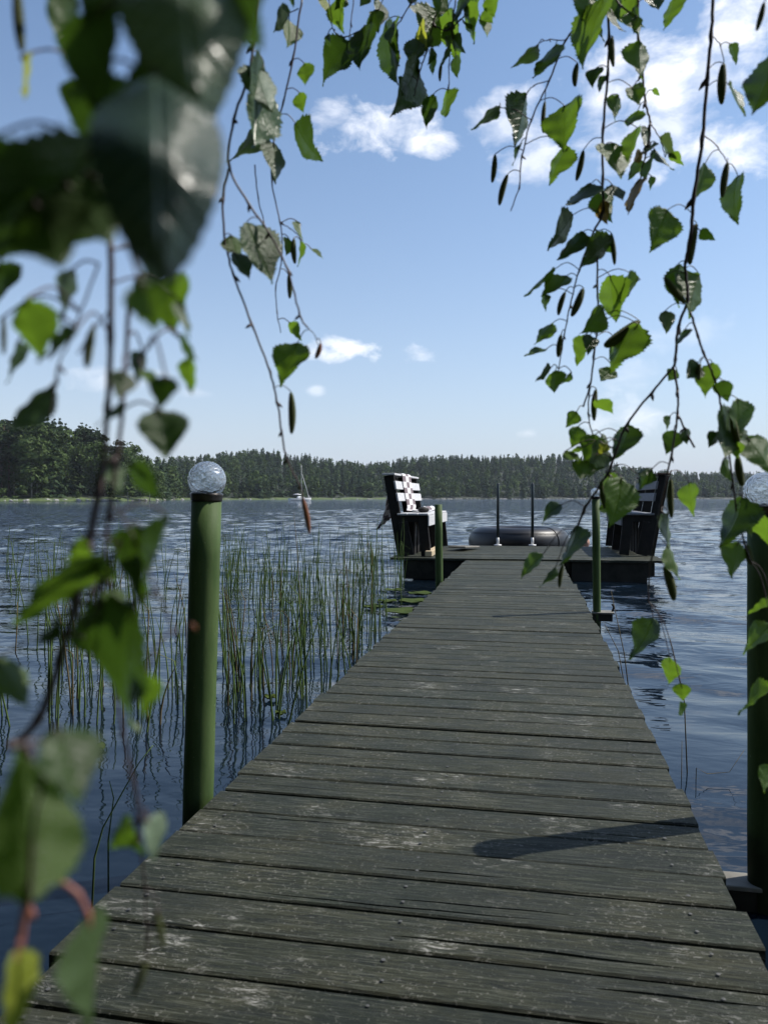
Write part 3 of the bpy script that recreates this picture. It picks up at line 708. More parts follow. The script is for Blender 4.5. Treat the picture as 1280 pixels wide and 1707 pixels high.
def nail(x, y, z):
    x += random.uniform(-.008, .008); r = random.uniform(.0028, .0042)
    n = 8; a0 = random.uniform(0, 1)
    vs = [(x, y, z + .0002)] + [(x + r*math.cos(a0 + 6.283*k/n), y + r*math.sin(a0 + 6.283*k/n), z - .0002) for k in range(n)] + [(x + r*1.05*math.cos(a0 + 6.283*k/n), y + r*1.05*math.sin(a0 + 6.283*k/n), z - .001) for k in range(n)]
    fs = [(0, 1 + k, 1 + (k+1) % n) for k in range(n)] + [(1 + k, 1 + n + k, 1 + n + (k+1) % n, 1 + (k+1) % n) for k in range(n)]
    nails.add(vs, fs)
gapy = [on(640, yy, 0).y - (0) for yy in (1657, 1582, 1517, 1460, 1413, 1370, 1336, 1306, 1280, 1250)]
# gap lines are measured where the view column x=640 meets them
edges = [gapy[0] - .119*5, gapy[0] - .119*4 - .002, gapy[0] - .119*3, gapy[0] - .119*2, gapy[0] - .119] + gapy
while edges[-1] < 9.25: edges.append(edges[-1] + random.choice([.118, .121, .124, .127, .112]))
fixed = {}   # cracks read off the photograph: by gap index (plank nearer edge)
def cr(px0, py0, px1, py1, wd): a = on(px0, py0, 0); b_ = on(px1, py1, 0); return a, b_, wd
CR = [cr(985, 1642, 1285, 1672, .004), cr(640, 1563, 1130, 1603, .005), cr(210, 1497, 330, 1515, .003), cr(420, 1530, 960, 1580, .0035), cr(420, 1488, 900, 1528, .0032),
      cr(520, 1434, 850, 1465, .004), cr(290, 1412, 400, 1420, .003), cr(640, 1447, 845, 1463, .0035), cr(1180, 1608, 1280, 1610, .004), cr(430, 1357, 600, 1372, .0025),
      cr(190, 1445, 420, 1470, .003), cr(640, 1498, 960, 1525, .003), cr(930, 1385, 1100, 1392, .0025), cr(450, 1255, 700, 1268, .002), cr(500, 1203, 800, 1216, .003)]
for k in range(len(edges) - 1):
    y0, y1 = edges[k], edges[k+1]; near = y0 < 3.2
    g = (random.choice([.005, .009, .012, .014]) if near else random.uniform(.005, .012))
    xl = XL + random.uniform(-.010, .010); xr = XR + random.uniform(-.008, .008)
    if y1 < 1.0: xl = XL + .085 + random.uniform(-.006, .006)
    elif y1 < 1.16: xl = XL + .03
    if 6.9 < y0: xr -= .03
    cs = []
    for (a, b_, wd) in CR:
        ym = (a.y + b_.y)/2
        if y0 + .01 < ym < y1 - .01: cs.append((min(.85, max(.15, (ym - y0)/(y1 - y0))), min(a.x, b_.x), max(a.x, b_.x), wd*1.7))
    if not cs and y0 < 7 and random.random() < .5:
        a = random.choice([xl, random.uniform(xl, 0)]); e = min(xr, a + random.uniform(.25, .8)); cs.append((random.uniform(.2, .8), a, e, random.uniform(.0018, .0035)))
    cs = [c for i_, c in enumerate(sorted(cs)) if i_ == 0 or c[0] - sorted(cs)[i_-1][0] > .12]
    plank('plank', xl, xr, y0 + g/2, y1 - g/2, random.uniform(-.0025, .0015), pier, cs, 56 if near else (24 if y0 < 6 else 12), rad(random.uniform(-.12, .12)), rad(random.uniform(-.5, .5)), random.choice([-1, 1])*random.uniform(0, .0012))
    if y0 < 6.5:
        for xn in (XL + .07, -.23, XR - .09):
            for f_ in (.27, .73): nail(xn, y0 + (y1 - y0)*f_, .0015)
# platform at the end
PX0, PX1, PY0, PY1, PZ = -1.70, 1.52, 9.28, 11.85, .02
ang_p = rad(2.2); yy = PY0; k = 0
while yy < PY1 - .05:
    w = random.choice([.118, .121, .124, .127]); plank('plank', PX0 + random.uniform(-.02, .02) - .004*k*0, PX1 + random.uniform(-.02, .02), yy + .003, yy + w - .003, PZ + random.uniform(-.002, .002) , pier, [], 10, ang_p)
    yy += w; k += 1
nails.build('nail_heads', M_NAIL, pier)['kind'] = 'stuff'
for x in (XL + .07, (XL + XR)/2, XR - .07):
    b = MB(); b.box((x - .03, -1.6, -.165), (x + .03, 9.24, -.031), None, .004); b.build('joist', M_BEAM, pier)
Mr = Matrix.Translation((-.09, 10.56, 0)) @ Matrix.Rotation(ang_p, 4, 'Z')
for (y, x0, x1) in ((-1.18, -1.45, 1.45), (0, -1.45, 1.45), (1.18, -1.45, 1.45)):
    b = MB(); b.box((x0, y - .04, -.17), (x1, y + .04, -.011), Mr, .004); b.build('crossbeam', M_BEAM, pier)
for s_ in (-1.36, -.5, .5, 1.3):
    b = MB(); b.box((s_ - .04, -1.13, -.34), (s_ + .04, 1.13, -.172), Mr); b.build('joist', M_BEAM, pier)
b = MB(); b.box((-1.5, -1.25, -.24), (-.6, -1.21, -.012), Mr); b.build('fascia_board', M_BEAM, pier)
b = MB(); b.box((.5, -1.25, -.24), (1.36, -1.21, -.012), Mr); b.build('fascia_board', M_BEAM, pier)
for (x, y) in ((-1.3, -1.05), (-1.3, 1.05), (-.55, -1.05), (1.25, -1.05), (1.25, 1.05), (.5, -1.05)):
    c = Mr @ Vector((x, y, 0)); b = MB(); b.tube([(c.x, c.y, -2.5), (c.x, c.y, -.18)], .075, 12); b.build('pile', M_BEAM, pier)
for y in (1.1, 3.2, 5.4, 7.6):
    for x in (XL + .12, XR - .12):
        b = MB(); b.tube([(x, y, -2.5), (x, y, -.166)], .05, 10); b.build('pile', M_BEAM, pier)

# ------------------------------------------------------------------ lamp posts
def lamp_post(label, base, top, r, globe_r=None, bracket=None, group=None):
    b0 = Vector(base); t0 = Vector(top); ax = (t0 - b0).normalized()
    e = empty('lamp_post' if globe_r else 'mooring_post', b0, label, 'lamp post' if globe_r else 'post')
    p = MB(); n = 9; p.tube([b0.lerp(t0, i/n) for i in range(n + 1)], [r*(1 + .015*math.sin(i*2)) for i in range(n + 1)], 28); p.build('post', M_POST if True else None, e, b0)
    if globe_r:
        g = globe_r
        c = MB(); c.lathe([(r*.9, 0), (r*1.03, .002), (r*1.04, g*.1), (g*.84, g*.2), (g*.86, g*.34), (g*.88, g*.42), (g*.78, g*.46), (g*.70, g*.47), (g*.66, g*.40), (.0005, g*.39)], t0 - b0, 36, tuple(ax)); c.build('collar', M_COLLAR, e)
        gc = t0 + ax*(g*1.14)
        s_ = MB(); m = 26
        for (rr, flip) in ((g, 0), (g*.93, 1)):
            pr = []
            for i in range(m + 1):
                a = -rad(46) + (math.pi/2 + rad(46))*i/m; pr.append((max(.00002, math.cos(a)*rr), math.sin(a)*rr))
            if flip: pr = pr[::-1]
            s_.lathe(pr, gc - b0, 48, tuple(ax))
        s_.build('globe', M_GLASS, e)
        d = MB(); d.lathe([(g*.55, g*.41), (g*.56, g*.52), (g*.5, g*.56), (.0005, g*.56)], t0 - b0, 24, tuple(ax)); d.build('solar_panel', M_SOLAR, e)
    if bracket:
        (a, c_, w, h, z) = bracket
        q = MB(); q.box((a - b0.x, -w/2, z - .012 - b0.z), (c_ - b0.x, w/2, z - b0.z), None, .002); q.build('bracket', M_BRACKET, e)
        q = MB(); q.box((a - b0.x, -w/2 + .006, z - h - .03 - b0.z), (c_ - b0.x - .012, w/2 - .006, z - .0125 - b0.z), None, .003); q.build('bracket_beam', M_BEAM, e)
        if z > -.1: q = MB(); q.tube([(c_ - .01 - b0.x, 0, z - b0.z), (c_ - b0.x, 0, z + .03 - b0.z), (c_ - .012 - b0.x, 0, z + .05 - b0.z)], .007, 8); q.build('hook', M_BEAM, e)
    return e
lamp_post('nearest green lamp post with cracked glass globe left of the pier', P(322, 1640, 1.99) + Vector((0, 0, -1.5)) * 0, P(344.5, 836, 1.955), .0382, .0478)
lamp_post('green lamp post beside the pier whose shadow falls across the near planks', (.548, 1.945, -.62), P(1273.5, 858, 1.80), .0375, .0465, (XR + .01, .60, .075, .05, -.16))
lamp_post('slender far green lamp post with small globe right of the pier', (.443, 5.25, -1.5), P(992.5, 832, 5.04), .0255, .0345, (XR + .015, .53, .11, .03, -.0))
lamp_post('plain green post without lamp in front of the bench with the towel', (-.815, 6.99, -1.5), P(730.5, 841, 7.0), .0345)
# hook plate on the far lamp bracket
# ------------------------------------------------------------------ benches
def bench(label, X0, Y0, Ln, sgn, z0):
    """seat faces +x when sgn=1; X0 = foot of the back; along y"""
    e = empty('bench', (X0, Y0, z0), label, 'bench', 'pair of benches on the swimming platform')
    S = lambda x: x*sgn
    MS = M_SLAT if sgn > 0 else M_SLAT_SHADE
    def part(nm, m, f): b = MB(); f(b); return b.build(nm, m, e)
    # back frame posts, each leaning back
    for y in (.03, Ln/2, Ln - .03):
        part('back_post', M_DARKWOOD, lambda b: b.beam((S(.06), y, 0.002), (S(-.115), y, 1.01), .05, .115 if y > .1 else .13, (1, 0, 0), .004))
        part('front_leg', M_DARKWOOD, lambda b: b.beam((S(.36), y, 0.002), (S(.31), y, .50), .05, .12, (1, 0, 0), .004))
        part('seat_rail', M_DARKWOOD, lambda b: b.box((min(S(-.03), S(.385)), y - .022, .42), (max(S(-.03), S(.385)), y + .022, .505), None, .003))
    # side panel boards at the near end
    part('side_panel', M_DARKWOOD, lambda b: b.beam((S(.145), .0, 0.004), (S(.065), .0, .419), .03, .13, (1, 0, 0), .003))
    # back slats
    def slat(zc, h, off):
        xb = .06 - .175*(zc/1.01) + .062 + off
        b = MB(); tl = math.atan(.175/1.01)
        M = Matrix.Translation((S(xb), 0, zc)) @ Matrix.Rotation(-tl*sgn, 4, 'Y')
        b.box((-.012, -.02, -h/2), (.012, Ln + .02, h/2), M, .003); b.build('back_slat', MS, e)
    slat(.885, .105, .004); slat(.735, .105, .004)
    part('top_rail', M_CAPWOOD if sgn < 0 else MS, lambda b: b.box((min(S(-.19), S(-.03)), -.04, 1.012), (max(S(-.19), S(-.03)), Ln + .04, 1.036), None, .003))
    for i in range(3):
        a = .0 + i*.132; part('seat_slat', MS, lambda b: b.box((min(S(a), S(a + .125)), -.025, .508), (max(S(a), S(a + .125)), Ln + .025, .532), None, .003))
    part('front_apron', MS, lambda b: b.box((min(S(.374 + .012), S(.402)), -.02, .375), (max(S(.374 + .012), S(.402)), Ln + .02, .505), None, .003))
    for i in range(6):
        y = .28 + i*(Ln - .56)/5
        part('back_board', M_DARKWOOD, lambda b: b.box((min(S(.165), S(.185)), y - .075, .004), (max(S(.165), S(.185)), y + .075, .418), None, .003))
    return e
bL = bench('left bench on the platform with the checked towel over its back', -1.66, 9.5, 2.0, 1, PZ + .006)
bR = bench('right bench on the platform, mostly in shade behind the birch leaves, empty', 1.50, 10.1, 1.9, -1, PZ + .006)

# towel hung over the left bench back
def towel():
    z0 = PZ + .006; X0 = -1.66; prof = []
    def bx(z): return X0 + .06 - .175*(z/1.01) + .062 + .024
    pts = [(X0 - .36, .33), (X0 - .31, .42), (X0 - .275, .56), (X0 - .245, .72), (X0 - .225, .9), (X0 - .205, 1.02), (X0 - .16, 1.046), (X0 - .08, 1.05), (X0 - .018, 1.045), (bx(.98) + .01, .98), (bx(.88)+.006, .88), (bx(.78)+.006, .78), (bx(.68)+.005, .68), (bx(.62)+.006, .60), (X0 + .03, .553), (X0 + .07, .545), (X0+.12, .56), (X0+.17, .553), (X0 + .21, .575), (X0 + .25, .60), (X0+.29, .58), (X0+.31, .545)]
    # resample
    P_ = [Vector((a, 0, b)) for a, b in pts]; nu = 14; V_ = []; U_ = []; s = 0; L_ = [0]
    for a, b in zip(P_, P_[1:]): s += (b - a).length; L_.append(s)
    ns = 60; rows = []
    for i in range(ns + 1):
        t = s*i/ns; k = max(j for j in range(len(L_)) if L_[j] <= t + 1e-9); k = min(k, len(P_) - 2); f = (t - L_[k])/(L_[k+1] - L_[k]); rows.append((P_[k].lerp(P_[k+1], f), t))
    yc = .86; hw = .36
    for (p, t) in rows:
        back = max(0, 1 - t/.6); onseat = max(0, (t - 1.36)/.4)
        for j in range(nu + 1):
            u = j/nu; y = 9.5 + yc + (u - .5)*2*(hw*(1 + .15*onseat)) + .03*math.sin(t*5); 
            fold = .012*math.sin(u*14 + t*4)*(.25 + back*2.2 + onseat*1.6)
            V_.append((p.x + fold - back*.06*u*0, y + .12*back*(-1)*(1-u)*.5, p.z + z0 + (abs(fold)*.8 if onseat else 0) + (back*.10*(u) - .02*back))); U_.append((u*2.98 + .01, t/.078))
    i = (np.arange(ns)[:, None]*(nu+1) + np.arange(nu)[None, :]).ravel(); Fc = np.stack([i, i+1, i+nu+2, i+nu+1], 1)
    me = npmesh('towel', V_, Fc, M_TOWEL, True, U_); o = link('towel', me)
    md = o.modifiers.new('thick', 'SOLIDIFY'); md.thickness = .005; md.offset = 0
    tag(o, 'white and brown-grey checked towel draped over the back of the left bench', 'towel')
towel()
c = MB(); c.sphere((-1.40, 9.98, PZ + .575), .05, 14, 8, (1.5, 2.2, .8)); 
me_ = c.mesh('cap', M_DARKWOOD); tag(link('bundled_cloth', me_), 'small dark cloth bundle beside the towel on the left bench seat', 'cloth')
b = MB(); b.box((-1.30, 9.42, PZ + .004), (-1.215, 10.5, PZ + .074), None, .006); tag(b.build('timber_block', M_BLOCK), 'short raw yellow timber lying on the platform in front of the left bench', 'timber')
b = MB(); b.beam((-1.02, 10.55, PZ + .055), (-.86, 11.1, PZ + .03), .26, .025, (0, 0, 1), .006); tag(b.build('loose_board', M_BRACKET), 'pale loose board lying on the platform behind the plain green post', 'board')

# ------------------------------------------------------------------ ladder handrails, tube, swimmer
lad = empty('swimming_ladder', (-.25, 11.75, PZ), 'swimming ladder with two upright dark handrails at the platform end', 'ladder')
for px, pb in ((829.5, 909), (887, 911)):
    a = P(px, pb, 11.75); a.z = PZ + .005; off = Vector(lad.location)
    b = MB(); b.tube([a + Vector((0, 0, .12)), a + Vector((0, 0, .94)), a + Vector((0, .0, .955))], [.022, .022, .012], 12); b.build('handrail', M_RAIL, lad, off)
    b = MB(); b.tube([a, a + Vector((0, 0, .121))], [.021, .021], 12); b.lathe([(.001, .012), (.055, .012), (.058, .002), (.058, 0)], a, 16); b.build('rail_foot', M_WHITE, lad, off)
    b = MB(); b.tube([a + Vector((0, .16, -1.2)), a + Vector((0, .16, -.03)), a + Vector((0, .05, .0))], .018, 8); b.build('stile', M_RAIL, lad, off)
for z in (-.2, -.45, -.7):
    b = MB(); b.tube([P(829.5, 909, 11.75).to_2d().to_3d() + Vector((0, .16, z)), P(887, 911, 11.75).to_2d().to_3d() + Vector((0, .16, z))], .016, 8); b.build('rung', M_RAIL, lad, Vector(lad.location))
def inner_tube():
    c = P(863, 900, 12.95); R_ = .60; r_ = .24; c.z = WATER + .235
    e = empty('inner_tube', c, 'large black rubber inner tube floating behind the platform handrails', 'inner tube')
    V_ = []; nu, nv = 72, 28
    for i in range(nu):
        a = 2*math.pi*i/nu; cr_ = 1 + .012*math.sin(a*3 + 1)
        for j in range(nv):
            b_ = 2*math.pi*j/nv; rr = r_*(1 + .006*math.sin(a*9))
            V_.append(((R_ + rr*math.cos(b_))*math.cos(a)*cr_, (R_ + rr*math.cos(b_))*math.sin(a), rr*math.sin(b_)*1.03))
    i, j = np.meshgrid(np.arange(nu), np.arange(nv), indexing='ij'); i = i.ravel(); j = j.ravel()
    Fc = np.stack([i*nv+j, ((i+1) % nu)*nv+j, ((i+1) % nu)*nv+(j+1) % nv, i*nv+(j+1) % nv], 1)
    link('tube_body', npmesh('tube_body', V_, Fc, M_RUBBER, True), e)
    s = MB()
    for z_ in (.15, .165):
        rr = R_ + math.sqrt(max(0, r_**2 - z_**2)) + .001; s.tube([(rr*math.cos(2*math.pi*k/64), rr*math.sin(2*math.pi*k/64), z_*1.03) for k in range(65)], .003, 5, False)
    s.build('seam', M_RUBBER, e)
    a = rad(-38); s = MB(); s.tube([((R_ + math.cos(q_/10)*(r_ + .002))*math.cos(a + .004*0), (R_ + math.cos(q_/10)*(r_ + .002))*math.sin(a), math.sin(q_/10)*(r_+.002)*1.03) for q_ in range(-10, 20)], .006, 6); s.build('splice', M_RUBBER, e)
    v = MB(); v.tube([(R_*.6, 0, .08), (R_*.5, 0, .10)], .012, 8); v.build('valve', M_COLLAR, e)
inner_tube()
def swimmer():
    w = on(974, 909, WATER); w = P(974.5, 902, 15.0); w.z = WATER
    e = empty('person', w, 'person swimming beside the platform, only the wet head above the water', 'person', rz=rad(35))
    V_ = []; nu, nv = 28, 22
    def headpt(u, v):                    # face towards +x
        a = 2*math.pi*u; b_ = -math.pi/2 + math.pi*v; x = math.cos(b_)*math.cos(a); y = math.cos(b_)*math.sin(a); z = math.sin(b_)
        X_ = x*.098; Y_ = y*.076; Z_ = z*.118
        if z < 0: X_ = X_*(1 + .12*z) + .012*(-z)*(x > 0); Y_ *= 1 + .28*z
        f = max(0, math.cos(a))
        if x > .3:
            nose = math.exp(-((y/.16)**2) - ((z + .12)/.17)**2); X_ += .024*nose
            brow = math.exp(-((z - .16)/.09)**2)*f; X_ += .006*brow
            for sy in (-1, 1): X_ -= .012*math.exp(-((y - sy*.36)/.17)**2 - ((z - .03)/.09)**2)
            X_ += .008*math.exp(-((y/.25)**2) - ((z + .45)/.06)**2) + .006*math.exp(-((y/.25)**2) - ((z + .56)/.06)**2) + .012*math.exp(-((y/.3)**2) - ((z + .85)/.15)**2)
        return (X_, Y_, Z_ + .095)
    for i in range(nu):
        for j in range(nv + 1): V_.append(headpt(i/nu, min(.999, max(.001, j/nv))))
    Fc = [(i*(nv+1)+j, ((i+1) % nu)*(nv+1)+j, ((i+1) % nu)*(nv+1)+j+1, i*(nv+1)+j+1) for i in range(nu) for j in range(nv)]
    m = MB(); m.add(V_, Fc, True)
    m.tube([(-.03, 0, .03), (-.06, 0, -.06), (-.09, 0, -.16)], [.056, .058, .07], 16)
    m.sphere((-.16, 0, -.22), .17, 18, 10, (1.3, 1.25, .65))
    for sy in (-1, 1): m.sphere((-.005, sy*.078, .10), .024, 10, 8, (.8, .35, 1.25))
    for sy in (-1, 1): m.tube([(-.12, sy*.17, -.2), (.05, sy*.3, -.22), (.3, sy*.22, -.2), (.42, sy*.12, -.17)], [.05, .043, .036, .026], 12)
    m.build('body', M_SKIN, e)
    h = MB(); hv = []
    for i in range(nu):
        for j in range(nv + 1):
            x, y, z = headpt(i/nu, min(.999, max(.001, j/nv))); z -= .095; lim = .045 + .04*max(0, x/.098) if x > 0 else -.035 + .05*(x/.098 + 1)
            k = 1.06 if z > lim else .93; hv.append((x*k - .002, y*k, z*k + .097))
    h.add(hv, Fc, True); h.build('hair', M_HAIR, e)
    ey = MB()
    for sy in (-1, 1): ey.sphere((.08, sy*.028, .10), .011, 8, 6)
    ey.build('eyes', M_DARKWOOD, e)
swimmer()

# ------------------------------------------------------------------ rushes, pads, stems
def rush_mesh(v):
    r = random.Random(60 + v); mb = MB(); bend = r.uniform(-.09, .09); b2 = r.uniform(-.05, .05)
    pts = [(bend*t*t, b2*t*t, t) for t in (-.12, .2, .45, .7, .88, 1)]
    if v in (4, 9): pts[-2:] = [(bend*.7 + .05, b2, .80), (bend + .16, b2, .70)]
    mb.tube(pts, [.0034/.8, .0034/.8, .003/.8, .0024/.8, .0017/.8, .0006], 5, False)
    return mb.mesh('rush', M_DRY if v in (4, 7) else M_REED)
RM = [rush_mesh(v) for v in range(12)]
def dens(px, py):
    return 1
rn = []
while len(rn) < 520:
    px = random.uniform(-120, 672) if random.random() < .55 else random.uniform(370, 672); py = 962 + 270*random.random()**1.8
    if px > 600 and py > 1010 + (672 - px)*1.6: continue
    if px < 600 and py > 1210 and random.random() < .75: continue
    w = on(px, py, WATER)
    if w.x > XL - .12: continue
    if math.sin(w.x*3.1 + 1)*math.sin(w.y*2.3) < random.uniform(-1.2, .5): continue
    top = (855 if py < 1010 else 925) + random.uniform(0, 60); 
    D = (w - CAM).dot(FV); h = min(1.0, max(.22, .37 + random.gauss(.08, .12) + max(0, (1060 - py))*.0009)); rn.append((D, w, h))
rn.sort(key=lambda a: a[0]); massR = MB()
for k, (D, w, h) in enumerate(rn):
    M = Matrix.Translation((w.x, w.y, WATER)) @ Matrix.Rotation(random.uniform(0, 6.28), 4, 'Z') @ Matrix.Rotation(rad(abs(random.gauss(0, 5))), 4, 'X') @ Matrix.Diagonal((random.uniform(.8, 1.15), .95, h, 1))
    if k < 290: tag(link('rush', RM[k % 12], None, M), 'thin green rush stalk standing in the shallow water left of the pier', 'rush', 'rushes left of the pier')
    else:
        sm = RM[k % 12]; massR.add([M @ v.co for v in sm.vertices], [tuple(p_.vertices) for p_ in sm.polygons], True)
tag(massR.build('rush_bed', M_REED), 'thin green rushes thinning out towards open water left of the pier', 'rushes', kind='stuff')
def stem(label, pts, r0, m, D=None, name='water_stem'):
    q = [on(pts[0][0], pts[0][1], WATER)]; d = (q[0] - CAM).dot(FV)
    q = [P(a, b_, d) for a, b_ in pts]; q[0].z -= .1; mb = MB(); mb.tube(q, [r0*(1 - .6*i/(len(q)-1)) for i in range(len(q))], 6)
    tag(mb.build(name, m), label, 'plant stem')
stem('green stem curving up beside the pier edge, near the blurred leaves', [(150, 1515), (158, 1430), (172, 1380), (205, 1320), (232, 1272), (255, 1243)], .0028, M_REED)
stem('short upright green stem right of the curving stem', [(181, 1485), (181, 1400), (190, 1330), (183, 1302)], .0025, M_REED)
stem('bare dry stem leaning left in the water right of the pier', [(1052, 1152), (1040, 1090), (1018, 985)], .0035, M_DRY)
stem('thin dry stem crossing the leaning one right of the pier', [(1048, 1150), (1030, 1085), (1007, 1040)], .003, M_DRY)
stem('dark upright stem in the water near the right lamp post', [(1147, 1290), (1140, 1170), (1120, 1080), (1116, 1065)], .0024, M_DRY)
stem('short stem standing in calm water beside the right pier edge', [(1135, 1300), (1136, 1235)], .002, M_DRY)
stem('bent broken stem at the water right of the pier', [(1158, 1305), (1160, 1280), (1178, 1290), (1215, 1287), (1240, 1250)], .0016, M_DRY)
for k, (px, py, r_, asp) in enumerate([(690, 1003, .14, 1), (672, 1020, .16, 1), (645, 1003, .09, 1), (700, 990, .12, 1), (655, 985, .1, 1), (622, 1012, .09, 1), (450, 1165, .03, 1), (160, 1250, .035, 1), (468, 1192, .025, 1), (660, 1035, .1, 1)]):
    w = on(px, py, WATER); mb = MB(); n = 20; a0 = random.uniform(0, 6)
    vs = [(w.x, w.y, WATER + .012)] + [(w.x + r_*math.cos(a0 + .18 + 5.92*i/n), w.y + r_*math.sin(a0 + .18 + 5.92*i/n), WATER + .016 + .005*math.sin(i*1.3)) for i in range(n + 1)]
    vs += [(x, y, z - .006) for x, y, z in vs]; m_ = n + 2
    mb.add(vs, [(0, i, i+1) for i in range(1, n+1)] + [(m_, m_+i+1, m_+i) for i in range(1, n+1)] + [(i, m_+i, m_+i+1, i+1) for i in range(0, n+1)] + [(n+1, 2*n+3, m_, 0)])
    tag(mb.build('lily_pad', M_LILY), 'yellow-green lily pad floating among the rushes by the pier', 'lily pad', 'lily pads left of the pier')

#LEAVES
# ------------------------------------------------------------------ the birch over the camera
TB = Vector((1.5, -1.3, -.1))
birch = empty('birch_tree', TB, 'birch whose drooping leafy twigs and catkins frame the pier', 'tree')
def wob(a, b, n, amp, sd):
    r = random.Random(sd); a = Vector(a); b = Vector(b); o = []
    for i in range(n + 1):
        t = i/n; k = math.sin(math.pi*t); o.append(a.lerp(b, t) + Vector((r.uniform(-1, 1), r.uniform(-1, 1), r.uniform(-1, 1)))*amp*k)
    return o
mb = MB(); tr = [TB + Vector((0, 0, -.4)), TB + Vector((.02, .02, .6)), TB + Vector((-.03, .05, 1.6)), TB + Vector((.03, .0, 3.0)), TB + Vector((-.02, .06, 4.6)), TB + Vector((0, 0, 6.2))]
mb.tube(tr, [.16, .12, .105, .085, .05, .012], 14); mb.build('trunk', M_WBARK, birch, TB)
limbs = MB(); LIMBS = []
for i, (z0, end) in enumerate([(1.9, (.55, .95, 2.25)), (2.3, (.05, .85, 2.35)), (2.0, (-.35, .35, 2.1)), (2.7, (-.15, .15, 2.5))]):
    a = TB + Vector((-.03, .05, z0)); pts = wob(a, end, 8, .05, i); limbs.tube(pts, [.035 - .0037*k for k in range(9)], 8); LIMBS += [pts[k].lerp(pts[k+1], f) for k in range(3, 8) for f in (0, .33, .66)]
cq = []  # unseen crown, clusters added overhead to block sky light from the pier
rr_ = np.random.default_rng(77)
for (cx, cy, cz, R_) in ((.2,-2.2,4.2,1.5),(1.6,-2.4,5,1.6),(-1.2,-2.6,3.6,1.3),(2.6,-1.8,4,1.2),(.8,-1.2,5.6,1.1),(-.6,-1.6,2.9,.8),(0,.2,3.0,1.0),(-1.3,-.1,2.7,.9),(.7,-.4,3.2,.8),(-2.4,-.6,3.1,1.0),(.2,-1,2.6,.8)):
    d = rr_.normal(size=(1500, 3)); d /= np.linalg.norm(d, axis=1, keepdims=True); cq.append(clump_quads(np.array([cx, cy, cz]) - np.array(TB) + d*R_*rr_.uniform(.3, 1, (1500, 1))**.6, np.full(1500, .05), None, rr_))
link('crown', quads_mesh('crown', np.concatenate(cq), M_BROAD), birch)
limbs.build('limb', M_TWIG, birch, TB)

# leaf meshes, unit length along +y, normal +z
def leaf_mesh(v, m):
    r = random.Random(900 + v); prof = [(0, .0), (.03, .10), (.08, .26), (.14, .37), (.22, .45), (.31, .48), (.42, .445), (.54, .355), (.66, .255), (.77, .165), (.87, .085), (.95, .03), (1, 0)]
    px_, py_ = zip(*prof); n = 34; V_ = []; U_ = []
    bend = r.uniform(-.22, .30); fold = r.uniform(.10, .38); tw = r.uniform(-.5, .5); asym = r.uniform(.92, 1.06); skew = r.uniform(-.07, .07)
    for i in range(n + 1):
        t = i/n; w = float(np.interp(t, px_, py_)); saw = (.030 if i % 2 else -.012)*(1 if .05 < t < .96 else 0)
        if i % 6 == 3: saw *= 1.7
        dy = .018 if i % 2 else -.004
        zc = -bend*t*t; xc = skew*math.sin(t*3)
        for j, u in enumerate((-1, -.66, -.33, 0, .33, .66, 1)):
            ww = w*(asym if u > 0 else 2 - asym); x = u*ww + (saw*(1 if u > 0 else -1) if abs(u) == 1 else 0)
            z = zc + fold*abs(x)*(1 - .3*abs(u)) + .018*math.sin(t*19 + abs(u)*4)*abs(u) + .03*math.sin(t*7 + v*1.7 + u)*u*u
            y = t + (-dy if abs(u) == 1 else 0) - .04*(1 - t)*0
            a_ = tw*t; V_.append((xc + x*math.cos(a_) - z*math.sin(a_)*.5, y, z + x*math.sin(a_)*.7)); U_.append((.5 + u*w, t))
    i = (np.arange(n)[:, None]*7 + np.arange(6)[None, :]).ravel(); return npmesh('leaf', V_, np.stack([i, i+1, i+8, i+7], 1), m, True, U_)
def oval_mesh(v, m):
    n = 30; V_ = []; U_ = []
    for i in range(n + 1):
        t = i/n; w = .42*math.sin(math.pi*min(1, t**.85))**.6*(1 - .15*t); saw = .012 if i % 2 else -.006
        for u in (-1, -.66, -.33, 0, .33, .66, 1):
            x = u*w + (saw*(1 if u > 0 else -1) if abs(u) == 1 and .03 < t < .97 else 0)
            V_.append((x, t, .42*math.sin(math.pi*t*.72) - .10*u*u + .015*math.sin(t*15 + u*2))); U_.append((.5 + u*w, t))
    i = (np.arange(n)[:, None]*7 + np.arange(6)[None, :]).ravel(); return npmesh('leaf', V_, np.stack([i, i+1, i+8, i+7], 1), m, True, U_)
M_LEAFN = leaf_mat('dark glossy birch leaf', (.03, .058, .042), (.045, .078, .056), (.04, .06, .04), (.02, .05, .01), .12, .24)
LM = {k: [leaf_mesh(v + 10*q, m) for v in range(5)] for q, (k, m) in enumerate({'d': M_LEAFD, 'g': M_LEAFG, 'p': M_LEAFP, 'b': M_LEAFB, 'y': M_LEAFY}.items())}
def catkin_mesh(v, m):
    r = random.Random(70 + v); mb = MB(); nz_, nu = 26, 10; vs = []; fs = []; bd = r.uniform(-.15, .15)
    for i in range(nz_ + 1):
        t = i/nz_; R_ = .5*(math.sin(math.pi*min(1, max(0, t)))**.42)
        for k in range(nu):
            a = 2*math.pi*(k + .5*(i % 2))/nu; rr = R_*(1 + (.16 if (i + k) % 2 else -.08)); vs.append((rr*math.cos(a) + bd*math.sin(t*3.1)*1.2, t, rr*math.sin(a)))
    for i in range(nz_):
        for k in range(nu): fs.append((i*nu+k, i*nu+(k+1) % nu, (i+1)*nu+(k+1) % nu, (i+1)*nu+k))
    mb.add(vs, fs, True); return mb.mesh('catkin', m)
LM['q'] = [oval_mesh(1, M_LEAFP)]*5; LM['o'] = [oval_mesh(0, M_LEAFN)]*5
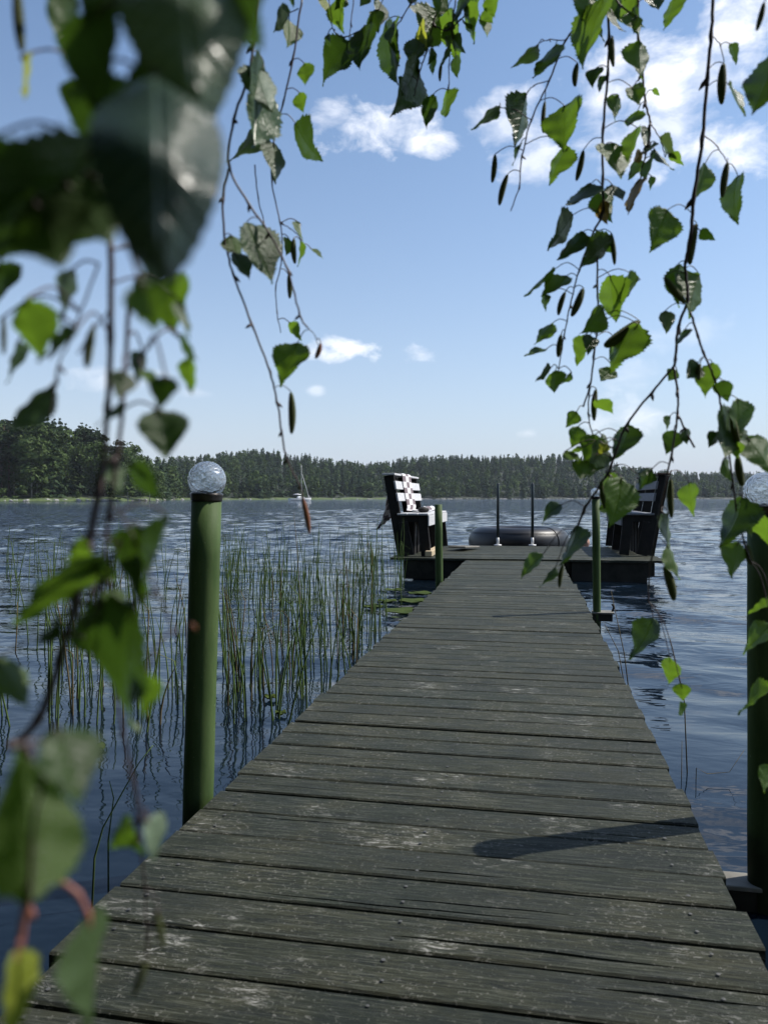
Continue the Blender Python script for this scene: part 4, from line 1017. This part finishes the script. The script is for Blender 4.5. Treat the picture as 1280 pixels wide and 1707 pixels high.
CM = {'c': [catkin_mesh(v, M_CATKIN) for v in range(3)], 'k': [catkin_mesh(v, M_BROWNCAT) for v in range(2)]}
lr = random.Random(11)
def smooth_path(pts, n=6):
    out = []
    for i in range(len(pts) - 1):
        p0 = pts[max(0, i-1)]; p1 = pts[i]; p2 = pts[i+1]; p3 = pts[min(len(pts)-1, i+2)]
        for k in range(n):
            t = k/n; out.append(.5*((2*p1) + (p2 - p0)*t + (2*p0 - 5*p1 + 4*p2 - p3)*t*t + (3*p1 - p0 - 3*p2 + p3)*t**3))
    out.append(pts[-1]); return out
def branch(D, twigs, leaves, mt=None, hang=True, dj=.02, extra=0, lo=22, hi=42):
    """twigs: (list of px points, width px start, width px end[, D end]); leaves: (bx,by,tx,ty,w,kind)"""
    mb = MB(); nodes = []
    for ti, tw in enumerate(twigs):
        pts, w0, w1 = tw[:3]; De = tw[3] if len(tw) > 3 else D; n = len(pts)
        p3 = [P(x, y, D + (De - D)*i/max(1, n-1)) for i, (x, y) in enumerate(pts)]
        sp = smooth_path(p3)
        if ti == 0 and hang and pts[0][1] <= 5:      # runs on up to a limb
            tgt = min(LIMBS, key=lambda q: (q - sp[0]).length); up_ = smooth_path([tgt, tgt.lerp(sp[0], .45) + Vector((0, 0, .05)), sp[0]], 8)[:-1]
            mb.tube([v for v in up_] + [sp[0]], [w0*D/F/2*1.25]*len(up_) + [w0*D/F/2], 6)
        m = len(sp); rs = [(w0 + (w1 - w0)*i/(m-1))*D/F/2*(1 + (.35 if i % 6 == 0 and 0 < i < m-1 else 0)) for i in range(m)]
        for i in range(1, m-1): sp[i] = sp[i] + Vector((lr.uniform(-1, 1), lr.uniform(-1, 1), lr.uniform(-1, 1)))*.0006*D
        mb.tube(sp, rs, 6); nodes += sp
        for i in range(6, m - 1, 6):                 # buds at the nodes
            if lr.random() < .6:
                d = Vector((lr.uniform(-1, 1), lr.uniform(-1, 1), -.8)).normalized(); r_ = max(rs[i], .0006); mb.tube([sp[i], sp[i] + d*r_*3, sp[i] + d*r_*5.5], [r_*.9, r_*1.1, r_*.2], 5)
    objs = []; leaves = list(leaves)
    for _ in range(extra):                           # small leaves set all along the shoots
        tw = lr.choice(twigs)[0]; k = lr.randrange(len(tw) - 1); f = lr.random(); x = tw[k][0] + (tw[k+1][0] - tw[k][0])*f; y = tw[k][1] + (tw[k+1][1] - tw[k][1])*f
        sd_ = lr.choice([-1, 1]); bx = x + sd_*lr.uniform(6, 20); by = y + lr.uniform(2, 16); l_ = lr.uniform(lo, hi); an = sd_*lr.uniform(-.1, .75)
        leaves.append((bx, by, bx + l_*math.sin(an), by + l_*math.cos(an), l_*lr.uniform(.3, .85), lr.choice('ddg')))
    for lf in leaves:
        bx, by, tx, ty, w, kd = lf[:6]
        Dl = lf[6] if len(lf) > 6 else D + lr.uniform(-dj, dj); ln = math.hypot(tx - bx, ty - by)
        B = P(bx, by, Dl)
        if kd in 'ck':
            T = P(tx, ty, Dl + lr.uniform(-.1, .1)*ln/F*Dl); a = T - B; l_ = a.length; y = a.normalized(); x = y.cross(FV).normalized(); z = x.cross(y); wd = w*.8*Dl/F
            M = Matrix.Translation(B - TB) @ Matrix((x*wd, y*l_, z*wd)).transposed().to_4x4(); objs.append(('catkin', CM[kd][lr.randrange(len(CM[kd]))], M))
        else:
            T = P(tx, ty, (lf[7] if len(lf) > 6 else Dl + lr.uniform(-.35, .35)*ln/F*Dl)); a = T - B; l_ = a.length; y = a.normalized(); vd = (B - CAM).normalized(); x0 = y.cross(vd).normalized(); n0 = x0.cross(y)
            full = ln*.90; c_ = min(1, w/full) if len(lf) == 6 else 1.0; roll = math.acos(c_)*lr.choice([-1, 1]); ws = max(1.0, w/full) if len(lf) == 6 else w/full
            if lr.random() < .5 and len(lf) == 6: roll += math.pi
            if c_ > .97 and len(lf) == 6: roll += lr.uniform(-.25, .25)
            x = (x0*math.cos(roll) + n0*math.sin(roll)); z = x.cross(y)
            if kd in 'oq' and z.dot(vd) > 0: x = -x; z = -z
            M = Matrix.Translation(B - TB) @ Matrix((x*l_*ws*.96, y*l_, z*l_)).transposed().to_4x4(); objs.append(('leaf', LM[kd][lr.randrange(5)], M))
        # stalk back to the twig
        best = min(nodes, key=lambda q: (q - B).length + max(0, B.z - q.z)*1.0); dd = (best - B).length
        if dd < .16*max(.5, D):
            mid = best.lerp(B, .5) + Vector((0, 0, dd*.22)); r_ = max(.0004, .9*D/F*.9); ps = smooth_path([best, mid, B, B + y*l_*.12], 4); mb.tube(ps, [r_*1.2] + [r_]*(len(ps)-1), 5)
    o = mb.build('twig', mt or M_TWIG, birch, TB)
    for (nm, me_, M) in objs: link(nm, me_, o, M)
    return o

# right: outer long twig
branch(.78, [([(1188,-5),(1185,60),(1178,130),(1170,230),(1156,330),(1150,400),(1141,440)], 5.5, 6), ([(1141,440),(1145,500),(1130,545),(1125,600),(1120,614)], 5, 4.5),
  ([(1120,614),(1085,655),(1042,712),(1012,790),(975,845),(962,880)], 4, 4), ([(1122,614),(1128,650),(1129,690),(1118,760),(1100,850),(1084,940),(1080,1003)], 4, 2.5), ([(1129,690),(1140,715),(1157,746)], 3, 3.5), ([(1187,60),(1200,75),(1206,105)],2,1.5), ([(1172,225),(1195,245),(1212,272)],2.2,1.5)],
 [(1205,105,1202,175,17,'c'),(1214,140,1228,200,16,'p'),(1212,270,1203,330,14,'c'),(1229,293,1209,366,21,'d'),(1175,272,1156,335,33,'g'),(1160,372,1149,442,17,'c'),(1166,384,1191,401,18,'g'),(1112,350,1085,421,54,'g'),
  (1130,440,1142,510,40,'g'),(1165,458,1147,532,46,'g'),(1107,462,1142,506,14,'c'),(1108,518,1112,556,24,'p'),(1128,618,1113,636,24,'g'),(1048,708,1031,772,42,'d'),(1002,735,988,800,24,'d'),
  (1035,796,1021,879,60,'g'),(1010,787,1004,850,28,'g'),(1001,800,1008,849,11,'c'),(1085,783,1061,815,30,'d'),(936,841,897,866,24,'d'),(962,876,941,947,36,'d'),(905,924,866,964,26,'g'),(926,945,908,984,15,'d'),(938,940,932,980,9,'c'),
  (942,752,967,777,18,'p'),(992,724,975,776,42,'g'),(978,768,966,801,38,'g'),(1010,740,1000,760,18,'y'),(1118,798,1119,864,13,'c'),(1113,855,1098,928,24,'d'),(1110,908,1142,962,26,'g'),(1107,943,1123,1002,18,'c'),(1088,1030,1060,1104,46,'d'),(1148,804,1150,861,28,'g'),
  (1116,1096,1108,1142,28,'g'),(1134,1139,1137,1170,28,'g'),(1138,1190,1128,1168,14,'g'),(1062,790,1084,775,12,'d'),(970,746,948,760,12,'g')], extra=5)
branch(.74, [([(1150,520),(1163,560),(1172,588),(1191,634),(1202,680),(1213,743),(1221,806),(1228,860),(1240,905),(1250,935)], 4, 2.5)],
 [(1166,606,1164,634,11,'c'),(1186,604,1182,664,36,'g'),(1216,680,1189,767,48,'d'),(1228,664,1233,737,32,'g'),(1219,690,1231,738,14,'c'),(1244,729,1293,785,50,'g'),(1203,770,1226,801,22,'g'),(1229,759,1237,811,16,'c'),
  (1236,828,1207,917,64,'d'),(1230,903,1216,964,36,'g'),(1244,908,1253,942,15,'c'),(1250,868,1258,896,15,'p'),(1262,850,1290,905,26,'g'),(1285,1040,1232,1086,30,'g'),(1285,1148,1228,1191,26,'g'),(1287,998,1250,1030,20,'g'),(1283,1275,1268,1320,24,'g')], dj=.01, extra=5)
branch(.6, [([(1290,-5),(1296,40),(1300,90)], 4, 3)], [(1292,84,1252,192,74,'d'),(1273,3,1260,52,11,'c')])
# right: middle twig with two tails
branch(.82, [([(1012,-5),(1014,65),(1012,125),(1005,215),(1004,300),(1005,350),(992,380)], 4.5, 4), ([(992,380),(985,395),(965,450),(950,510),(940,560),(930,622)], 3.5, 2), ([(993,382),(996,400),(995,475),(996,530),(990,590),(983,640),(972,678)], 3.5, 3), ([(983,640),(980,690),(988,728)], 2.5, 2)],
 [(1008,-8,966,112,58,'g'),(975,-15,985,45,40,'g'),(1020,60,1022,112,11,'c'),(1052,145,1062,176,26,'g'),(1030,158,1024,202,28,'g'),(1020,238,1028,305,50,'g'),(1062,213,1044,272,26,'g'),(972,250,960,302,12,'c'),
  (985,306,950,357,30,'d'),(955,358,912,418,32,'d'),(972,386,938,442,32,'d'),(998,318,1018,372,38,'g'),(1020,308,1032,342,26,'d'),(1020,395,976,452,34,'d'),(1018,388,1024,442,10,'c'),(925,448,868,486,17,'g'),(945,459,905,502,30,'g'),(909,490,905,518,15,'d'),
  (1016,459,1028,537,50,'g'),(1065,464,1024,502,22,'g'),(1006,514,966,557,40,'g'),(976,558,960,610,26,'g'),(942,486,930,526,11,'c'),(972,480,952,528,15,'c'),(935,557,930,596,11,'c'),(920,539,887,569,17,'g'),(910,582,875,600,10,'g'),
  (1066,535,1006,578,24,'c'),(1062,540,1008,614,46,'g'),(1022,613,1000,636,26,'g'),(918,613,892,636,13,'d'),(925,618,926,657,30,'g'),(952,620,935,641,12,'g'),(993,648,990,702,12,'c'),(1030,570,1015,600,24,'g'),(990,10,1006,70,30,'g'),(1000,340,1012,375,26,'b')], extra=10)
branch(.84, [([(1063,-5),(1064,70),(1070,120),(1075,170),(1083,205),(1080,240),(1070,280),(1067,310)], 4.5, 2.5), ([(1062,30),(1035,10),(1020,-10)],3,3), ([(1083,205),(1100,232),(1108,262)],2,1.5)],
 [(1066,68,1069,133,46,'g'),(1125,-8,1107,52,34,'g'),(1090,248,1111,292,16,'d'),(1063,300,1047,358,26,'b'),(1100,228,1118,268,13,'p'),(1082,215,1066,250,22,'d'),(1086,150,1100,160,10,'g'),(1058,140,1060,172,22,'d'),(1070,255,1052,270,18,'b'),(1040,-5,1046,40,30,'g'),(1083,-10,1094,24,26,'d'),(1030,-20,1022,30,26,'d'),(1050,20,1063,60,22,'g'),(1062,185,1047,215,20,'g'),(1085,262,1075,300,16,'g')], extra=7)
branch(.86, [([(987,-5),(960,45),(942,68),(915,135),(885,200),(870,260),(865,310),(851,352)], 4, 1.8), ([(942,68),(915,66),(897,72)],1.8,1.4), ([(915,135),(890,142),(876,158)],1.8,1.4), ([(885,200),(862,185),(833,178)],1.8,1.4)],
 [(898,72,856,119,18,'d'),(926,74,887,131,24,'d'),(833,177,785,217,19,'d'),(878,156,847,248,42,'d'),(868,238,860,278,11,'d'),(825,257,820,305,11,'c'),(846,290,832,343,12,'c'),(908,168,905,222,9,'c'),(940,176,936,252,48,'g'),(946,244,909,302,30,'g'),(962,105,958,145,12,'c')])
# top middle
branch(.92, [([(735,-5),(722,40),(712,80),(700,120),(690,160)], 3.5, 2), ([(760,-5),(752,60),(748,110),(748,150)], 2.5, 1.6), ([(722,40),(745,50),(780,20),(800,-5)],2.2,2.2), ([(690,-5),(670,30),(655,50)],2.4,1.6)],
 [(643,38,664,142,42,'d'),(730,18,698,82,52,'g'),(746,14,764,106,38,'g'),(697,108,664,197,36,'d'),(722,157,711,215,30,'d'),(746,150,743,196,20,'g'),(717,94,722,126,17,'g'),(736,104,733,136,7,'c'),(776,8,797,72,26,'g'),(801,33,812,62,16,'g'),(818,-8,824,30,30,'g'),(705,60,685,110,36,'d'),(755,60,770,90,20,'d'),(690,-15,684,14,26,'d'),(700,40,720,80,26,'y'),(770,-10,762,40,26,'d'),(740,-10,735,30,30,'g'),(660,60,652,112,26,'d'),(690,95,703,130,20,'d'),(676,130,668,165,20,'d'),(790,-10,785,30,20,'g')], extra=12)
branch(.9, [([(590,-5),(585,40),(582,70)],2,1.5), ([(548,-5),(552,25),(556,50),(575,62),(610,45)],2,1.6), ([(640,-5),(630,20)],2,1.5)],
 [(562,-8,566,54,28,'g'),(542,-5,553,38,18,'y'),(586,70,526,130,56,'d'),(608,43,600,117,44,'d'),(631,-2,627,46,26,'d'),(612,-10,600,12,22,'d'),(575,-10,560,18,20,'d')], extra=3)
branch(.8, [([(504,-5),(488,100),(472,170),(458,222)], 3.5, 2.6), ([(458,222),(453,300),(467,370),(470,430),(460,480),(462,520),(468,555)], 2.6, 1.6), ([(467,370),(485,382),(500,395),(503,420)],1.6,1.2), ([(498,15),(480,22),(466,30)],2,1.4), ([(425,275),(430,330),(440,370),(442,400)], 2.4,1.5)],
 [(493,206,523,271,34,'d'),(457,238,459,307,38,'d'),(446,203,399,284,36,'d'),(482,33,478,80,36,'g'),(490,397,492,440,11,'c'),(500,372,507,412,12,'g'),(502,400,501,445,8,'g'),(481,458,483,498,10,'c'),(466,28,463,42,8,'d'),(480,-15,492,12,18,'d')], extra=6)
branch(.62, [([(432,-5),(422,75),(415,125),(390,200),(382,275),(415,340),(450,390),(480,450),(500,525),(513,546)], 5, 3), ([(378,415),(390,460),(420,540),(450,620),(462,670),(470,720),(478,765),(500,810),(506,835)], 4, 3), ([(383,280),(372,330),(375,415)], 4, 4), ([(422,75),(405,60),(385,40)],4,3), ([(513,546),(525,560),(530,575)],1.6,1.4)],
 [(440,104,394,244,64,'d'),(428,108,450,192,48,'p'),(412,370,441,477,66,'d'),(386,392,402,434,34,'g'),(497,570,462,640,48,'g'),(485,653,486,724,15,'c'),(504,828,516,890,11,'k'),(535,572,526,598,10,'k'),(390,420,410,470,30,'d'),(400,-25,392,40,70,'d'),(370,-30,385,20,50,'g')], dj=.015)
# left: the near, blurred twigs
branch(.24, [([(150,-8),(148,60),(150,200),(165,330)], 9, 8), ([(185,400),(185,560),(180,680),(172,780)], 11, 9), ([(160,330),(180,400)],9,10), ([(215,500),(208,640),(196,760),(182,850),(170,960),(140,1010)], 8, 6), ([(172,780),(150,900),(130,990),(100,1100),(65,1200),(15,1245)], 12, 12, .2), ([(165,440),(120,560),(98,610),(85,700)], 4, 3), ([(180,520),(150,560),(130,590)],3,3), ([(212,615),(240,590),(262,560)],4,3)],
 [(120,-15,96,97,60,'g'),(28,-30,37,88,22,'c'),(194,-40,174,88,22,'k'),(45,498,56,604,64,'g'),(32,568,32,642,28,'d'),(122,448,104,542,30,'d'),(7,528,7,592,11,'c'),(156,544,145,614,19,'c'),(128,548,76,612,20,'d'),(292,458,290,562,64,'g'),(252,455,222,532,56,'d'),(306,508,300,566,30,'d'),
  (315,595,319,657,26,'g'),(276,626,270,688,48,'d'),(262,682,276,770,82,'d'),(96,640,-4,708,42,'d'),(207,668,152,702,18,'d'),(40,92,38,166,7,'y'),(0,440,15,520,50,'d'),(300,560,330,600,16,'d')], dj=.03, extra=10, lo=40, hi=80)
branch(.165, [([(240,-8),(238,60),(230,130)], 14, 12), ([(150,225),(130,280)],8,6), ([(228,118),(240,150)],12,8)],
 [(262,125,270,500,240,'o',.15,.15),(300,-70,335,262,230,'q',.172,.168),(165,232,10,492,200,'d'),(172,10,158,205,108,'d'),(60,330,120,470,130,'d'),(180,-40,150,60,80,'d'),(400,-60,410,70,70,'d'),(215,120,270,170,70,'d'),(-10,230,-20,420,110,'g'),(110,300,190,430,150,'d'),(330,120,360,200,90,'d'),(150,130,220,250,130,'d'),(235,470,262,555,80,'g')], dj=.006)
branch(.21, [([(190,840),(225,900),(260,980),(290,1050)], 4, 3), ([(165,960),(180,1080),(205,1220),(225,1310),(232,1400),(242,1480),(244,1570)], 6, 4, .30), ([(150,990),(175,970),(200,900)],7,5), ([(290,1050),(300,1055),(322,1043)],3,2.5), ([(210,1265),(232,1335),(240,1370)],2.5,2.5), ([(243,1480),(262,1500),(265,1525)],2,2)],
 [(232,876,228,1022,66,'d'),(276,856,256,1000,34,'d'),(176,930,14,1012,58,'g'),(118,912,172,962,44,'g'),(226,1008,160,1230,116,'d'),(244,1118,246,1198,36,'g'),(-2,1098,58,1168,62,'g'),(100,1030,64,1078,26,'d'),(318,1040,326,1052,10,'k'),(222,1375,184,1416,38,'g'),(246,1366,276,1437,42,'p'),(243,1600,222,1662,15,'c'),(262,1520,273,1583,14,'c'),(228,1400,240,1432,18,'d'),(160,1020,140,1060,30,'d')], hang=False, dj=.01)
branch(.14, [([(70,1235),(74,1300),(60,1350)],8,6), ([(15,1245),(45,1240),(75,1232)],12,8,.145)],
 [(50,1505,30,1232,165,'g',.14,.15),(96,1215,118,1345,100,'d')], hang=False, dj=.004)
branch(.16, [([(66,1468),(100,1470),(130,1490),(150,1530)], 10, 9), ([(60,1466),(45,1510),(32,1590)], 13, 12), ([(40,1400),(50,1450),(66,1468)],12,12)],
 [(150,1522,152,1722,66,'d'),(28,1585,24,1735,56,'y')], mt=M_REDSTALK, hang=False, dj=.004)
